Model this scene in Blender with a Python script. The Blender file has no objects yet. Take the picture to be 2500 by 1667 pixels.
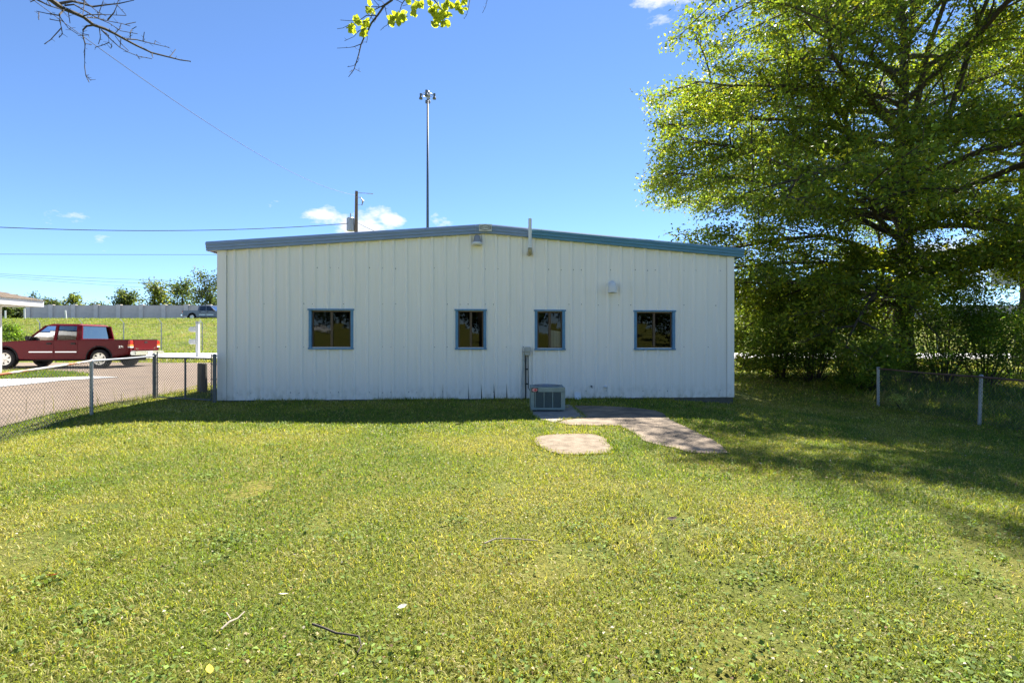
import bpy, bmesh, math, random
import numpy as np
from mathutils import Vector, Matrix

R = math.radians
SC = bpy.context.scene
COL = SC.collection
rng = np.random.default_rng(7)
random.seed(7)

# ------------------------------------------------------------------ camera, sky, sun, exposure
CAMZ = 1.43
F = 1200.0                      # focal length in pixels of a 2500 px wide frame
cam = bpy.data.cameras.new('camera')
cam.sensor_width = 36.0
cam.lens = 36.0 * F / 2500.0
cam.clip_start = 0.05
cam.clip_end = 3000
camo = bpy.data.objects.new('camera', cam)
COL.objects.link(camo)
camo.location = (0, 0, CAMZ)
camo.rotation_euler = (R(90), 0, 0)
SC.camera = camo

SUN_AZ, SUN_EL = R(22), R(50)   # azimuth to the right of +Y
TOSUN = Vector((math.sin(SUN_AZ) * math.cos(SUN_EL), math.cos(SUN_AZ) * math.cos(SUN_EL), math.sin(SUN_EL)))

def build_world():
    w = bpy.data.worlds.new('World')
    SC.world = w
    w.use_nodes = True
    nt = w.node_tree
    for n in list(nt.nodes):
        nt.nodes.remove(n)
    N, L = nt.nodes.new, nt.links.new
    out = N('ShaderNodeOutputWorld')
    bg = N('ShaderNodeBackground')
    bg.inputs['Strength'].default_value = 0.068
    sky = N('ShaderNodeTexSky')
    sky.sky_type = 'NISHITA'
    sky.sun_disc = False
    sky.sun_elevation = SUN_EL
    sky.sun_rotation = SUN_AZ
    sky.air_density = 0.72
    sky.dust_density = 0.0
    sky.ozone_density = 7.5
    tc = N('ShaderNodeTexCoord')
    def math_(op, a, b=None, clamp=False):
        m = N('ShaderNodeMath'); m.operation = op; m.use_clamp = clamp
        for i, v in enumerate((a, b)):
            if v is None: continue
            if isinstance(v, (int, float)): m.inputs[i].default_value = v
            else: L(v, m.inputs[i])
        return m.outputs[0]
    nz = N('ShaderNodeTexNoise')
    nz.inputs['Scale'].default_value = 19.0
    nz.inputs['Detail'].default_value = 9.0
    nz.inputs['Roughness'].default_value = 0.62
    mp = N('ShaderNodeMapping')
    mp.inputs['Scale'].default_value = (1, 1, 2.2)
    L(tc.outputs['Generated'], mp.inputs['Vector'])
    L(mp.outputs['Vector'], nz.inputs['Vector'])
    st = N('ShaderNodeMapping'); st.inputs['Scale'].default_value = (1, 1, 1.7)
    L(tc.outputs['Generated'], st.inputs['Vector'])
    total = None
    blobs = [  # azimuth from +Y to the right, elevation, angular radius, amount (degrees)
        (-16.2, 13.0, 4.0, 1.0), (-14.0, 13.4, 3.0, 1.0), (-21.0, 13.5, 3.0, .9), (-18.0, 12.6, 3.4, .9), (-8.8, 13.2, 2.4, .8),
        (17.6, 34.5, 5.0, .95), (20.5, 35.5, 4.0, .9), (-26, 14.2, 1.6, .45), (-42.5, 10.6, 2.6, .42), (-40, 9.0, 2.2, .38),
        (42, 7, 7, .9), (60, 12, 8, .9), (100, 12, 8, .9), (150, 10, 8, .9), (200, 13, 9, .9), (250, 11, 8, .9), (300, 12, 6, .8)]
    for az, el, rad, amt in blobs:
        az, el = R(az), R(el)
        dv = N('ShaderNodeVectorMath'); dv.operation = 'DISTANCE'
        L(st.outputs['Vector'], dv.inputs[0])
        dv.inputs[1].default_value = (math.sin(az) * math.cos(el), math.cos(az) * math.cos(el), math.sin(el) * 1.7)
        q = math_('DIVIDE', dv.outputs['Value'], R(rad))
        q = math_('SUBTRACT', 1.0, q, True)
        q = math_('MULTIPLY', q, amt)
        total = q if total is None else math_('MAXIMUM', total, q)
    s = math_('MULTIPLY', nz.outputs['Fac'], 2.0)
    s = math_('ADD', s, total)
    s = math_('SUBTRACT', s, 1.36)
    s = math_('MULTIPLY', s, 2.6, True)
    g = math_('GREATER_THAN', total, 0.0)
    s = math_('MULTIPLY', s, g)
    s = math_('MULTIPLY', s, 0.9)
    mix = N('ShaderNodeMix'); mix.data_type = 'RGBA'
    L(s, mix.inputs['Factor'])
    L(sky.outputs[0], mix.inputs[6])
    mix.inputs[7].default_value = (4.7, 4.8, 4.9, 1)
    L(mix.outputs[2], bg.inputs['Color'])
    L(bg.outputs[0], out.inputs['Surface'])
build_world()

sl = bpy.data.lights.new('sun', 'SUN')
sl.energy = 4.8
sl.angle = R(0.53)
sl.color = (1.0, 0.955, 0.88)
so = bpy.data.objects.new('sun', sl)
COL.objects.link(so)
so.location = (20, 40, 60)
so.rotation_euler = TOSUN.to_track_quat('Z', 'Y').to_euler()

vs = SC.view_settings
vs.view_transform = 'Standard'
vs.look = 'None'
vs.exposure = 1.84
vs.gamma = 1.0
vs.use_curve_mapping = False
SC.cycles.max_bounces = 8
SC.cycles.transparent_max_bounces = 12

# ------------------------------------------------------------------ helpers
def tag(o, label=None, cat=None, group=None, kind=None):
    if label: o['label'] = label
    if cat: o['category'] = cat
    if group: o['group'] = group
    if kind: o['kind'] = kind
    return o

def empty(name, loc, label=None, cat=None, group=None, rz=0.0):
    o = bpy.data.objects.new(name, None)
    o.empty_display_size = 0.2
    COL.objects.link(o)
    o.location = loc
    o.rotation_euler = (0, 0, rz)
    return tag(o, label, cat, group)

def link_mesh(name, me, m, parent=None, smooth=False):
    if m is not None: me.materials.append(m)
    if smooth:
        me.polygons.foreach_set('use_smooth', [True] * len(me.polygons))
    o = bpy.data.objects.new(name, me)
    COL.objects.link(o)
    if parent is not None: o.parent = parent
    return o

class MB:
    """collects polygons for ONE mesh object; org is subtracted from every vertex"""
    def __init__(s, org=(0, 0, 0)):
        s.v, s.f, s.o = [], [], Vector(org)
    def add(s, vs_, fs):
        n = len(s.v)
        s.v.extend([tuple(Vector(p) - s.o) for p in vs_])
        s.f.extend([tuple(i + n for i in q) for q in fs])
        return s
    def hexa(s, p):   # 4 bottom, 4 top
        return s.add(p, [(3, 2, 1, 0), (4, 5, 6, 7), (0, 1, 5, 4), (1, 2, 6, 5), (2, 3, 7, 6), (3, 0, 4, 7)])
    def box(s, x0, x1, y0, y1, z0, z1):
        return s.hexa([(x0, y0, z0), (x1, y0, z0), (x1, y1, z0), (x0, y1, z0), (x0, y0, z1), (x1, y0, z1), (x1, y1, z1), (x0, y1, z1)])
    def tube(s, pts, rad, n=8, cap=True):
        pts = [Vector(p) for p in pts]
        if isinstance(rad, (int, float)): rad = [rad] * len(pts)
        vs_, fs = [], []
        t0 = (pts[1] - pts[0]).normalized()
        ref = Vector((0, 0, 1)) if abs(t0.z) < 0.9 else Vector((0, 1, 0))
        for i, p in enumerate(pts):
            if i == 0: t = pts[1] - pts[0]
            elif i == len(pts) - 1: t = pts[-1] - pts[-2]
            else: t = pts[i + 1] - pts[i - 1]
            t.normalize()
            a = t.cross(ref)
            if a.length < 1e-4: a = t.cross(Vector((1, 0, 0)))
            a.normalize(); b = t.cross(a)
            for k in range(n):
                w = 2 * math.pi * k / n
                vs_.append(p + (a * math.cos(w) + b * math.sin(w)) * rad[i])
        for i in range(len(pts) - 1):
            for k in range(n):
                k2 = (k + 1) % n
                fs.append((i * n + k, i * n + k2, (i + 1) * n + k2, (i + 1) * n + k))
        if cap and n > 2:
            fs.append(tuple(range(n - 1, -1, -1)))
            e = (len(pts) - 1) * n
            fs.append(tuple(range(e, e + n)))
        return s.add(vs_, fs)
    def lathe(s, c, prof, n=24, axis='Z', cap=True):
        c = Vector(c); vs_, fs = [], []
        for r_, h in prof:
            for k in range(n):
                w = 2 * math.pi * k / n
                if axis == 'Z': vs_.append(c + Vector((r_ * math.cos(w), r_ * math.sin(w), h)))
                elif axis == 'Y': vs_.append(c + Vector((r_ * math.cos(w), h, r_ * math.sin(w))))
                else: vs_.append(c + Vector((h, r_ * math.cos(w), r_ * math.sin(w))))
        for i in range(len(prof) - 1):
            for k in range(n):
                k2 = (k + 1) % n
                fs.append((i * n + k, i * n + k2, (i + 1) * n + k2, (i + 1) * n + k))
        if cap:
            fs.append(tuple(range(n)))
            e = (len(prof) - 1) * n
            fs.append(tuple(range(e, e + n)))
        return s.add(vs_, fs)
    def prism(s, poly, axis, d0, d1):
        def P(a, b, d):
            return (d, a, b) if axis == 'X' else ((a, d, b) if axis == 'Y' else (a, b, d))
        n = len(poly)
        vs_ = [P(a, b, d0) for a, b in poly] + [P(a, b, d1) for a, b in poly]
        fs = [tuple(range(n)), tuple(range(2 * n - 1, n - 1, -1))]
        fs += [(i, (i + 1) % n, n + (i + 1) % n, n + i) for i in range(n)]
        return s.add(vs_, fs)
    def build(s, name, m, parent=None, smooth=False, bevel=0.0, seg=2):
        me = bpy.data.meshes.new(name)
        me.from_pydata(s.v, [], s.f)
        bm = bmesh.new(); bm.from_mesh(me)
        bmesh.ops.recalc_face_normals(bm, faces=bm.faces)
        if bevel > 0:
            bmesh.ops.remove_doubles(bm, verts=bm.verts, dist=1e-5)
            es = [e for e in bm.edges if len(e.link_faces) == 2 and e.calc_face_angle(0) > R(35)]
            bmesh.ops.bevel(bm, geom=es, offset=bevel, segments=seg, affect='EDGES', clamp_overlap=True)
        bm.to_mesh(me); bm.free()
        return link_mesh(name, me, m, parent, smooth)

def np_mesh(name, V, Q, m, parent=None, col=None, smooth=False):
    """V (n,3) float, Q (f,k) int, all polygons with k corners; col (n,4) point colours"""
    V = np.ascontiguousarray(V, np.float32); Q = np.ascontiguousarray(Q, np.int32)
    me = bpy.data.meshes.new(name)
    nf, k = Q.shape
    me.vertices.add(len(V)); me.vertices.foreach_set('co', V.ravel())
    me.loops.add(nf * k); me.loops.foreach_set('vertex_index', Q.ravel())
    me.polygons.add(nf)
    me.polygons.foreach_set('loop_start', np.arange(0, nf * k, k, dtype=np.int32))
    me.update(calc_edges=True)
    if col is not None:
        at = me.attributes.new('Col', 'FLOAT_COLOR', 'POINT')
        at.data.foreach_set('color', np.ascontiguousarray(col, np.float32).ravel())
    return link_mesh(name, me, m, parent, smooth)

def copy_tree(o, parent=None):
    c = o.copy(); COL.objects.link(c)
    if parent is not None: c.parent = parent
    for ch in list(o.children): copy_tree(ch, c)
    return c

# ------------------------------------------------------------------ materials
def mat(name, col, rough=0.6, metal=0.0, spec=0.4, var=None, bump=None, col2=None, coat=0.0, stretch=None, attr=False, trans=0.0, sheen=None):
    """var=(scale, amount) mottles the colour towards col2; bump=(scale, strength)"""
    m = bpy.data.materials.new(name); m.use_nodes = True
    nt = m.node_tree; N, L = nt.nodes.new, nt.links.new
    b = nt.nodes['Principled BSDF']
    c = (*col, 1)
    b.inputs['Base Color'].default_value = c
    b.inputs['Roughness'].default_value = rough
    b.inputs['Metallic'].default_value = metal
    b.inputs['Specular IOR Level'].default_value = spec
    b.inputs['Coat Weight'].default_value = coat
    if coat: b.inputs['Coat Roughness'].default_value = 0.05
    tc = N('ShaderNodeTexCoord')
    src = tc.outputs['Object']
    if stretch:
        mp = N('ShaderNodeMapping'); mp.inputs['Scale'].default_value = stretch
        L(src, mp.inputs['Vector']); src = mp.outputs['Vector']
    colout = None
    if attr:
        a = N('ShaderNodeAttribute'); a.attribute_name = 'Col'; colout = a.outputs['Color']
    if var:
        nz = N('ShaderNodeTexNoise'); nz.inputs['Scale'].default_value = var[0]
        nz.inputs['Detail'].default_value = 6; nz.inputs['Roughness'].default_value = 0.65
        L(src, nz.inputs['Vector'])
        rp = N('ShaderNodeValToRGB')
        rp.color_ramp.elements[0].position = 0.5 - 0.5 * var[1] if len(var) < 3 else var[2]
        rp.color_ramp.elements[1].position = 0.5 + 0.25 if len(var) < 3 else var[3]
        rp.color_ramp.elements[0].position = max(0, rp.color_ramp.elements[0].position)
        L(nz.outputs['Fac'], rp.inputs['Fac'])
        mx = N('ShaderNodeMix'); mx.data_type = 'RGBA'
        if len(var) < 3:
            k2 = col2 or tuple(x * (1 - var[1]) for x in col)
        else: k2 = col2
        mx.inputs[6].default_value = (*k2, 1)
        if colout is not None: L(colout, mx.inputs[7])
        else: mx.inputs[7].default_value = c
        L(rp.outputs['Color'], mx.inputs['Factor'])
        colout = mx.outputs[2]
    if colout is not None: L(colout, b.inputs['Base Color'])
    if bump:
        nb = N('ShaderNodeTexNoise'); nb.inputs['Scale'].default_value = bump[0]; nb.inputs['Detail'].default_value = 5
        L(src, nb.inputs['Vector'])
        bp = N('ShaderNodeBump'); bp.inputs['Strength'].default_value = bump[1]; bp.inputs['Distance'].default_value = 0.02
        L(nb.outputs['Fac'], bp.inputs['Height']); L(bp.outputs['Normal'], b.inputs['Normal'])
    if trans > 0:
        tr = N('ShaderNodeBsdfTranslucent')
        if colout is not None:
            g = N('ShaderNodeMix'); g.data_type = 'RGBA'; g.blend_type = 'MULTIPLY'
            g.inputs['Factor'].default_value = 1.0
            L(colout, g.inputs[6]); g.inputs[7].default_value = (1.5, 1.45, 0.55, 1)
            L(g.outputs[2], tr.inputs['Color'])
        else: tr.inputs['Color'].default_value = (min(1, col[0] * 1.5), min(1, col[1] * 1.45), col[2] * .55, 1)
        ms = N('ShaderNodeMixShader'); ms.inputs[0].default_value = trans
        o = nt.nodes['Material Output']
        L(b.outputs[0], ms.inputs[1]); L(tr.outputs[0], ms.inputs[2]); L(ms.outputs[0], o.inputs['Surface'])
    return m

def glass_mat(name, tint, rough=0.02, ior=1.55, boost=1.0):
    m = bpy.data.materials.new(name); m.use_nodes = True
    nt = m.node_tree; N, L = nt.nodes.new, nt.links.new
    nt.nodes.remove(nt.nodes['Principled BSDF'])
    t = N('ShaderNodeBsdfTransparent'); t.inputs['Color'].default_value = (*tint, 1)
    g = N('ShaderNodeBsdfGlossy'); g.inputs['Roughness'].default_value = rough
    g.inputs['Color'].default_value = (.95, .95, .95, 1)
    fr = N('ShaderNodeFresnel'); fr.inputs['IOR'].default_value = ior
    mu = N('ShaderNodeMath'); mu.operation = 'MULTIPLY'; mu.inputs[1].default_value = boost; mu.use_clamp = True
    L(fr.outputs[0], mu.inputs[0])
    ms = N('ShaderNodeMixShader')
    L(mu.outputs[0], ms.inputs[0]); L(t.outputs[0], ms.inputs[1]); L(g.outputs[0], ms.inputs[2])
    L(ms.outputs[0], nt.nodes['Material Output'].inputs['Surface'])
    return m

def siding_mat():
    m = bpy.data.materials.new('white_siding'); m.use_nodes = True
    nt = m.node_tree; N, L = nt.nodes.new, nt.links.new
    b = nt.nodes['Principled BSDF']; b.inputs['Roughness'].default_value = .42; b.inputs['Specular IOR Level'].default_value = .35
    tc = N('ShaderNodeTexCoord')
    def noise(scale, det, vec):
        mp = N('ShaderNodeMapping'); mp.inputs['Scale'].default_value = vec; L(tc.outputs['Object'], mp.inputs['Vector'])
        n = N('ShaderNodeTexNoise'); n.inputs['Scale'].default_value = scale; n.inputs['Detail'].default_value = det
        L(mp.outputs['Vector'], n.inputs['Vector']); return n.outputs['Fac']
    def mixc(f, a, c2):
        mx = N('ShaderNodeMix'); mx.data_type = 'RGBA'; L(f, mx.inputs['Factor'])
        if isinstance(a, tuple): mx.inputs[6].default_value = (*a, 1)
        else: L(a, mx.inputs[6])
        mx.inputs[7].default_value = (*c2, 1); return mx.outputs[2]
    def rng_(f, a, b_, c=0., d=1.):
        r = N('ShaderNodeMapRange'); r.inputs['From Min'].default_value = a; r.inputs['From Max'].default_value = b_
        r.inputs['To Min'].default_value = c; r.inputs['To Max'].default_value = d; L(f, r.inputs['Value']); return r.outputs['Result']
    def mul(a, c):
        q = N('ShaderNodeMath'); q.operation = 'MULTIPLY'; L(a, q.inputs[0])
        if isinstance(c, float): q.inputs[1].default_value = c
        else: L(c, q.inputs[1])
        return q.outputs[0]
    streak = rng_(noise(2.6, 6, (5, 5, .22)), .45, .75, 0, .5)
    col = mixc(streak, (.93, .875, .79), (.85, .79, .66))
    oi = N('ShaderNodeObjectInfo')
    col = mixc(mul(oi.outputs['Random'], .16), col, (.78, .77, .72))
    sx = N('ShaderNodeSeparateXYZ'); L(tc.outputs['Object'], sx.inputs[0])
    low = rng_(sx.outputs['Z'], .05, .42, 1, 0)
    splash = mul(low, rng_(noise(9, 8, (1, 1, .6)), .45, .70, 0, .5))
    col = mixc(splash, col, (.42, .38, .26))
    L(col, b.inputs['Base Color'])
    bp = N('ShaderNodeBump'); bp.inputs['Strength'].default_value = .25; bp.inputs['Distance'].default_value = .02
    L(noise(1.4, 2, (1, 1, .5)), bp.inputs['Height']); L(bp.outputs['Normal'], b.inputs['Normal'])
    return m
MT = {}
def mats():
    m = MT
    m['siding'] = siding_mat()
    m['trim_grey'] = mat('grey_blue_trim', (.25, .335, .50), .38, var=(3, .3), col2=(.20, .27, .40), stretch=(1, 1, 6))
    m['trim_teal'] = mat('teal_trim', (.105, .27, .39), .36, var=(3, .3), col2=(.085, .215, .31), stretch=(1, 1, 6))
    m['trim_blue'] = mat('blue_window_trim', (.12, .29, .47), .42, var=(9, .25))
    m['bronze'] = mat('brown_window_frame', (.10, .065, .04), .45, metal=.2)
    m['glass'] = glass_mat('window_glass', (.60, .62, .60), boost=.65)
    m['carglass'] = glass_mat('car_glass', (.16, .18, .17), boost=.7)
    m['carglass_rear'] = glass_mat('rear_car_glass', (.16, .18, .17), boost=3.0)
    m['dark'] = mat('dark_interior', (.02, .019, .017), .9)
    m['curtain'] = mat('white_curtain', (.7, .68, .66), .9)
    m['roof'] = mat('roof_metal', (.55, .57, .57), .4, metal=.3)
    m['concrete'] = mat('old_concrete', (.36, .32, .27), .9, var=(5, .6), col2=(.17, .15, .125), bump=(60, .5))
    m['path'] = mat('path_concrete', (.28, .212, .145), .92, var=(2.2, .6, .38, .62), col2=(.125, .095, .065), bump=(90, .6))
    m['slab'] = mat('pale_concrete', (.285, .225, .155), .92, var=(5, .4, .35, .62), col2=(.17, .125, .08), bump=(120, .8))
    m['foundation'] = mat('foundation_concrete', (.17, .155, .125), .95, var=(6, .6), col2=(.06, .065, .04), bump=(40, .6))
    m['asphalt'] = mat('worn_asphalt', (.225, .168, .118), .95, var=(1.6, .5, .3, .7), col2=(.16, .12, .087), bump=(70, .7))
    m['road'] = mat('road_concrete', (.62, .60, .56), .9, var=(1.5, .2))
    m['highway'] = mat('highway_asphalt', (.12, .12, .12), .9, var=(2, .2))
    m['barrier'] = mat('barrier_concrete', (.74, .67, .57), .9, var=(.5, .35), bump=(14, .3))
    m['barrier2'] = mat('barrier_post_concrete', (.80, .73, .63), .9, var=(.7, .18))
    m['galv'] = mat('galvanised_steel', (.42, .44, .45), .42, metal=.55, var=(12, .35))
    m['galv_dark'] = mat('weathered_steel', (.19, .20, .20), .55, metal=.5, var=(15, .4))
    m['wire'] = mat('fence_wire', (.09, .09, .085), .6, metal=.2)
    m['rust'] = mat('rusty_rail', (.42, .40, .37), .6, metal=.25, var=(1.7, .8, .42, .52), col2=(.30, .095, .035))
    m['rust_dark'] = mat('dark_rusty_rail', (.16, .12, .10), .7, metal=.2, var=(2.5, .6), col2=(.12, .05, .03))
    m['wood'] = mat('weathered_wood', (.20, .18, .14), .9, var=(6, .7), col2=(.075, .07, .055), stretch=(4, 4, .5), bump=(25, .8))
    m['pole'] = mat('pole_wood', (.16, .13, .105), .9, var=(5, .6), col2=(.07, .06, .05), stretch=(4, 4, .3))
    m['white'] = mat('white_paint', (.80, .80, .78), .5, var=(5, .12))
    m['pvc'] = mat('white_pvc', (.78, .79, .76), .38, var=(4, .1))
    m['pvc_old'] = mat('yellowed_pvc', (.58, .53, .36), .45, var=(20, .4), col2=(.25, .2, .1))
    m['grey'] = mat('grey_metal', (.30, .30, .32), .5, metal=.2)
    m['black'] = mat('black_rubber', (.018, .018, .018), .7)
    m['tyre'] = mat('tyre_rubber', (.022, .022, .022), .8)
    m['box'] = mat('beige_box', (.52, .52, .46), .5, var=(12, .2))
    m['ac'] = mat('green_grey_cabinet', (.27, .34, .31), .48, var=(4, .2), col2=(.21, .27, .25))
    m['ac_dark'] = mat('green_grey_louvre', (.17, .22, .205), .5)
    m['coil'] = mat('condenser_coil', (.045, .055, .05), .7)
    m['red_em'] = mat('red_emblem', (.62, .07, .06), .5)
    m['pink_em'] = mat('pale_red_emblem', (.78, .35, .33), .5)
    m['red_paint'] = mat('maroon_paint', (.125, .003, .008), .35, metal=.0, spec=.1, coat=.12)
    m['grey_paint'] = mat('grey_blue_paint', (.11, .125, .15), .3, metal=.2, coat=.4)
    m['white_car'] = mat('white_car_paint', (.75, .76, .76), .3, coat=.8)
    m['chrome'] = mat('chrome', (.72, .72, .70), .18, metal=1.0)
    m['alloy'] = mat('alloy', (.62, .60, .55), .32, metal=.7)
    m['lamp_red'] = mat('red_lens', (.55, .015, .01), .25, coat=.5)
    m['lamp_amber'] = mat('amber_lens', (.85, .25, .03), .25, coat=.5)
    m['lamp_white'] = mat('clear_lens', (.75, .75, .72), .2, coat=.5)
    m['shingle'] = mat('brown_shingle', (.225, .175, .125), .95, var=(9, .6), col2=(.11, .08, .06), bump=(60, .6))
    m['bark'] = mat('oak_bark', (.085, .068, .05), .95, var=(9, .6), col2=(.035, .028, .02), stretch=(2.5, 2.5, .5), bump=(14, 1.0))
    m['twig'] = mat('grey_twig', (.10, .08, .06), .9, var=(14, .5), col2=(.035, .03, .022))
    m['deadtwig'] = mat('dry_twig', (.40, .34, .26), .9, var=(20, .4))
    m['leaf'] = mat('leaf', (.1, .16, .03), .5, spec=.3, attr=True, trans=.58)
    m['grass'] = mat('grass_blade', (.1, .16, .03), .55, spec=.3, attr=True, trans=.42)
    m['litter'] = mat('leaf_litter', (.3, .25, .15), .8, spec=.2, attr=True, trans=.2)
    m['sign'] = mat('sign_white', (.70, .69, .63), .5, var=(18, .25))
    m['ink'] = mat('sign_black', (.03, .03, .03), .6)
    m['cable'] = mat('cable', (.03, .03, .035), .7)
    m['alum'] = mat('billboard_metal', (.42, .45, .47), .5, metal=.2, var=(2, .2))
    m['mast'] = mat('mast_steel', (.085, .11, .145), .6, metal=.1)
    m['dirt'] = mat('soil', (.16, .11, .07), .95, var=(6, .5), bump=(30, .8))
mats()

# ground: grass / thatch over soil, procedural
def ground_mat():
    m = bpy.data.materials.new('lawn_ground'); m.use_nodes = True
    nt = m.node_tree; N, L = nt.nodes.new, nt.links.new
    b = nt.nodes['Principled BSDF']; b.inputs['Roughness'].default_value = .95
    b.inputs['Specular IOR Level'].default_value = .1
    tc = N('ShaderNodeTexCoord')
    def noise(sc, det=6, ro=.6):
        n = N('ShaderNodeTexNoise'); n.inputs['Scale'].default_value = sc; n.inputs['Detail'].default_value = det
        n.inputs['Roughness'].default_value = ro
        L(tc.outputs['Object'], n.inputs['Vector']); return n.outputs['Fac']
    def ramp(f, stops):
        r = N('ShaderNodeValToRGB'); e = r.color_ramp.elements
        while len(e) < len(stops): e.new(.5)
        for i, (p, c) in enumerate(stops): e[i].position = p; e[i].color = (*c, 1)
        L(f, r.inputs['Fac']); return r.outputs['Color']
    fine = ramp(noise(26, 8, .7), [(.30, (.08, .08, .022)), (.46, (.165, .17, .038)), (.60, (.23, .22, .06)), (.76, (.33, .28, .13))])
    patch = ramp(noise(.55, 5, .55), [(.36, (.55, .72, .5)), (.5, (.95, 1, .9)), (.66, (1.22, 1.06, .95))])
    mx = N('ShaderNodeMix'); mx.data_type = 'RGBA'; mx.blend_type = 'MULTIPLY'; mx.inputs['Factor'].default_value = 1
    L(fine, mx.inputs[6]); L(patch, mx.inputs[7])
    L(mx.outputs[2], b.inputs['Base Color'])
    bp = N('ShaderNodeBump'); bp.inputs['Strength'].default_value = .9; bp.inputs['Distance'].default_value = .05
    L(noise(45, 6, .7), bp.inputs['Height']); L(bp.outputs['Normal'], b.inputs['Normal'])
    return m
MT['ground'] = ground_mat()

# ------------------------------------------------------------------ ground height, pixel helpers
def sst(a, b, x):
    t = np.clip((np.asarray(x, float) - a) / (b - a), 0, 1)
    return t * t * (3 - 2 * t)

def gz(x, y):
    x = np.asarray(x, float); y = np.asarray(y, float)
    z = .30 * sst(13, 20, y) + .33 * sst(20, 37, y)
    z = z + 3.4 * np.clip((y - 37.5) / 18.5, 0, 1)
    z = z - .40 * sst(2.5, 9.5, x) * (1 - sst(15, 30, y)) * sst(-30, -2, y)
    z = z - .24 * sst(6.2, 9.0, -x) * (1 - sst(7.2, 10.0, y)) * sst(-30, -2, y)
    z = z + .05 * np.clip(-y - 6, 0, 110)
    z = z + .014 * np.sin(x * .9 + .4) * np.sin(y * .75 + 1.1) * (y < 30)
    return z
def g1(x, y): return float(gz(x, y))

def ray(px, py):
    return Vector(((px - 1250) / F, 1.0, -(py - 833.5) / F))
def at(px, py, Y):
    d = ray(px, py); return Vector((d.x * Y, Y, CAMZ + d.z * Y))
def gp(px, py):
    """where the line of sight through a photo pixel meets the ground"""
    d = ray(px, py); t = 2.0
    for _ in range(4000):
        if CAMZ + d.z * t <= g1(d.x * t, t): break
        t += .05
    lo, hi = t - .05, t
    for _ in range(20):
        mdl = .5 * (lo + hi)
        if CAMZ + d.z * mdl <= g1(d.x * mdl, mdl): hi = mdl
        else: lo = mdl
    return (d.x * hi, hi)

BA = R(3.3)
BX, BY = -6.975, 11.67
BC, BS = math.cos(BA), math.sin(BA)
def fac(px, py, v=0.0):
    """photo pixel -> (u, z) on the facade plane moved v metres outward"""
    X0, Y0 = BX + v * BS, BY - v * BC
    d = ray(px, py)
    u = (d.x * Y0 - X0) / (BC - d.x * BS)
    t = Y0 + u * BS
    return u, CAMZ + t * d.z
def b2w(u, v, z):   # facade coordinates (v outward) -> world
    return Vector((BX + u * BC + v * BS, BY + u * BS - v * BC, z))

# value noise for scattering
_tab = np.random.default_rng(3).random((256, 256))
def vnoise(x, y, s):
    x = np.asarray(x) * s; y = np.asarray(y) * s
    xi = np.floor(x).astype(int); yi = np.floor(y).astype(int)
    fx = x - xi; fy = y - yi
    fx = fx * fx * (3 - 2 * fx); fy = fy * fy * (3 - 2 * fy)
    a = _tab[xi % 256, yi % 256]; b = _tab[(xi + 1) % 256, yi % 256]
    c = _tab[xi % 256, (yi + 1) % 256]; d = _tab[(xi + 1) % 256, (yi + 1) % 256]
    return (a * (1 - fx) + b * fx) * (1 - fy) + (c * (1 - fx) + d * fx) * fy

def inpoly(x, y, poly):
    ins = np.zeros(len(x), bool); n = len(poly)
    for i in range(n):
        x0, y0 = poly[i]; x1, y1 = poly[(i + 1) % n]
        if y0 == y1: continue
        c = ((y0 > y) != (y1 > y)) & (x < (x1 - x0) * (y - y0) / (y1 - y0) + x0)
        ins ^= c
    return ins

# ------------------------------------------------------------------ ground sheet
def axis(parts):
    out = []
    for a, b, st in parts: out += list(np.arange(a, b, st))
    out.append(parts[-1][1]); return np.array(out)
gx = axis([(-260, -60, 10), (-60, -30, 2.5), (-30, -14, .8), (-14, 14, .25), (14, 30, .8), (30, 60, 2.5), (60, 260, 10)])
gy = axis([(-300, -40, 8), (-40, -6, 1.5), (-6, 0, .5), (0, 18, .25), (18, 38, .5), (38, 60, 1.0), (60, 120, 6), (120, 900, 40)])
XX, YY = np.meshgrid(gx, gy)
V = np.stack([XX.ravel(), YY.ravel(), gz(XX, YY).ravel()], 1)
nx, ny = len(gx), len(gy)
ii = np.arange(nx * (ny - 1)).reshape(ny - 1, nx)[:, :-1].ravel()
Q = np.stack([ii, ii + 1, ii + 1 + nx, ii + nx], 1)
gobj = np_mesh('ground', V, Q, MT['ground'], smooth=True)
tag(gobj, kind='structure')

def sheet(name, poly, off, m, maxlen=.5, skirt=0.0, kind='structure', parent=None):
    bm = bmesh.new()
    bm.faces.new([bm.verts.new((x, y, 0)) for x, y in poly])
    bmesh.ops.triangulate(bm, faces=bm.faces[:])
    for _ in range(8):
        es = [e for e in bm.edges if e.calc_length() > maxlen]
        if not es: break
        bmesh.ops.subdivide_edges(bm, edges=es, cuts=1)
        bmesh.ops.triangulate(bm, faces=[f for f in bm.faces if len(f.verts) > 3])
    for v in bm.verts: v.co.z = g1(v.co.x, v.co.y) + off
    if skirt:
        be = [e for e in bm.edges if e.is_boundary]
        r = bmesh.ops.extrude_edge_only(bm, edges=be)
        for v in r['geom']:
            if isinstance(v, bmesh.types.BMVert): v.co.z -= skirt
    bmesh.ops.recalc_face_normals(bm, faces=bm.faces)
    me = bpy.data.meshes.new(name); bm.to_mesh(me); bm.free()
    o = link_mesh(name, me, m, parent)
    if kind: tag(o, kind=kind)
    return o

def wob(poly, amp, step, seed):
    """resample an outline and roughen it"""
    r_ = random.Random(seed); out = []
    n = len(poly)
    for i in range(n):
        a, b = Vector(poly[i]), Vector(poly[(i + 1) % n])
        k = max(1, int((b - a).length / step))
        for j in range(k):
            p = a.lerp(b, j / k)
            out.append((p.x + r_.uniform(-amp, amp), p.y + r_.uniform(-amp, amp)))
    return out

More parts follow.
